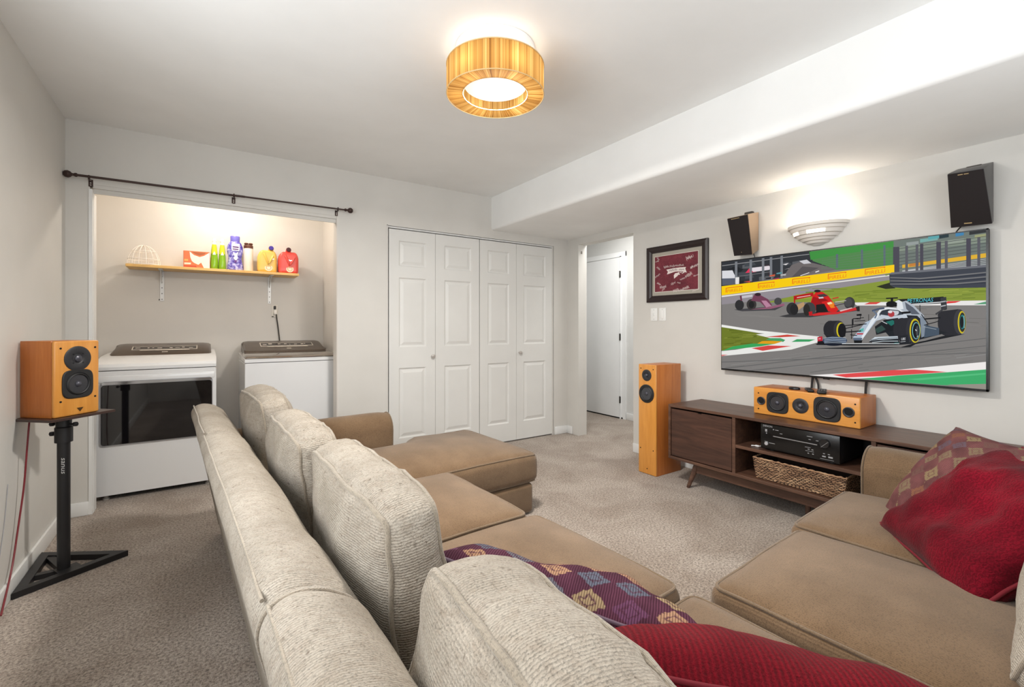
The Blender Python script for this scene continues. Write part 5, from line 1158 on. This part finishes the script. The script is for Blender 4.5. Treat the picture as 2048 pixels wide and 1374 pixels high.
def strip(org, parent, A, B2, x0, x1, t0, t1, name, mat, lift): 
    y0, y1 = A[0]+(B2[0]-A[0])*t0, A[0]+(B2[0]-A[0])*t1; z0, z1 = A[1]+(B2[1]-A[1])*t0, A[1]+(B2[1]-A[1])*t1
    return on_console(y0, y1, z0, z1, x0, x1, org, parent, name, mat, lift)
def panel_deco(org, parent, A, B2, x0, x1):
    strip(org, parent, A, B2, x0, x1, .50, .93, 'display_frame', PRT, .0012); strip(org, parent, A, B2, x0+.006, x1-.006, .55, .89, 'display', plain('display_dark', (58, 50, 45), .25, .3), .002)
    strip(org, parent, A, B2, x0+.05, x1-.05, .38, .47, 'handle_strip', plain('strip_bright', (232, 222, 208), .2, .6), .003)
    rn = random.Random(int(x0*100)+900); m = MB(org); x = x0+.02
    while x < x1-.03:
        w_ = rn.uniform(.006, .03); n = Vector((0, -(B2[1]-A[1]), B2[0]-A[0])).normalized()*.0028; t0 = rn.uniform(.62, .72); t1 = t0+rn.uniform(.03, .09)
        q = [Vector((x, A[0]+(B2[0]-A[0])*t_, A[1]+(B2[1]-A[1])*t_))+n for t_ in (t0, t1)]; m.add([q[0], q[0]+Vector((w_, 0, 0)), q[1]+Vector((w_, 0, 0)), q[1]], [(0, 1, 2, 3)]); x += w_+rn.uniform(.006, .05)
    m.build('panel_print', PRT, parent, smooth=False)['kind'] = 'stuff'
    xm = (x0+x1)/2; strip(org, parent, A, B2, xm-.018, xm+.018, .16, .27, 'badge', plain('badge_silver', (214, 206, 196), .3, .6), .002)
panel_deco(DO, dr, (ya, za), (yb_, zb_), -.435, -.03)
MB(DO).box(dx0+.012, dx1-.012, dyf-.006, dyf+.006, .80, .845, .005, 2).build('recess_lip', APW, dr)
dg = NT('dryer_glass'); dg.color((16, 14, 17)); dg.set(Roughness=.04, Specular_IOR_Level=.6, Coat_Weight=.6, Coat_Roughness=.02); dg = dg.m
def rrect(x0, x1, z0, z1, r, n=6):
    out = []
    for cx__, cz_, a0 in ((x1-r, z1-r, 0), (x0+r, z1-r, PI/2), (x0+r, z0+r, PI), (x1-r, z0+r, 1.5*PI)):
        for k in range(n+1): a = a0+PI/2*k/n; out.append((cx__+r*math.cos(a), cz_+r*math.sin(a)))
    return out
d_ = MB(DO).prism(rrect(dx0+.028, dx1-.024, .375, .808, .022), 1, dyf-.016, dyf+.004).build('door', plain('door_edge', (150, 150, 152), .3, .3), dr)
MB(DO).prism(rrect(dx0+.032, dx1-.028, .379, .785, .018), 1, dyf-.0175, dyf-.012).build('door_glass', dg, d_)
MB(DO).prism(rrect(dx0+.034, dx1-.030, .787, .806, .008), 1, dyf-.021, dyf-.012).build('chrome_strip', plain('chrome', (205, 206, 210), .12, .95), d_)
MB(DO).box(dx0+.01, dx1-.01, dyf+.02, dyb-.02, .028, .04).build('underside', DK, dr)
for x in (dx0+.05, dx1-.05):
    for y in (dyf+.05, dyb-.06): MB(DO).lathe([(0, 0), (.018, 0), (.02, .006), (.012, .012), (.011, .037)], Matrix.Translation((x, y, .0)), 16).build('foot', plain('foot_grey', (205, 200, 194), .5), dr)
MB(DO).box(dx0-.0, dx1, dyb-.06, dyb, .03, .85).build('rear_panel', DK, dr)
# ================================================================== washer
wx0, wx1, wyf, wyb = .275, .960, 4.085, 4.80
ws = thing('washer', 'white top-loading washer with a bronze grey lid, right of the dryer', 'washer', ((wx0+wx1)/2, 4.45, 0)); WO = ((wx0+wx1)/2, 4.45, 0)
shell(WO, wx0, wx1, [(wyf, .03), (wyf, .895), (wyb, .895), (wyb, .03)], APW, 'body', ws)
shell(WO, wx0-.002, wx1+.002, [(wyf-.003, .90), (wyf-.003, .928), (wyb, .945), (wyb, .90)], APW, 'top_rim', ws, r=.006)
LID = NT('washer_lid'); LID.color((150, 142, 134)); LID.set(Roughness=.12, Metallic=.65, Coat_Weight=.7); LID = LID.m
lid = shell(WO, wx0+.004, wx1-.004, [(wyf-.006, .929), (wyf-.006, .938), (wyf+.01, .946), (wyf+.26, .972), (wyf+.30, .962), (wyf+.30, .935)], LID, 'lid', ws, r=.012)
shell(WO, wx0+.015, wx1-.022, [(wyf+.262, .955), (wyf+.275, .978), (wyf+.52, 1.042), (wyf+.60, 1.052), (wyf+.66, 1.05), (wyb-.004, 1.03), (wyb-.004, .94)], CONS, 'console', ws, r=.05)
panel_deco(WO, ws, (wyf+.275, .978), (wyf+.52, 1.042), .42, .845)
MB(WO).box(wx0+.02, wx1-.02, wyf+.03, wyb-.02, .02, .035).build('underside', DK, ws)
for x in (wx0+.05, wx1-.05):
    for y in (wyf+.05, wyb-.06): MB(WO).lathe([(0, 0), (.018, 0), (.02, .006), (.012, .012), (.011, .032)], Matrix.Translation((x, y, .0)), 16).build('foot', plain('foot_grey', (205, 200, 194), .5), ws)
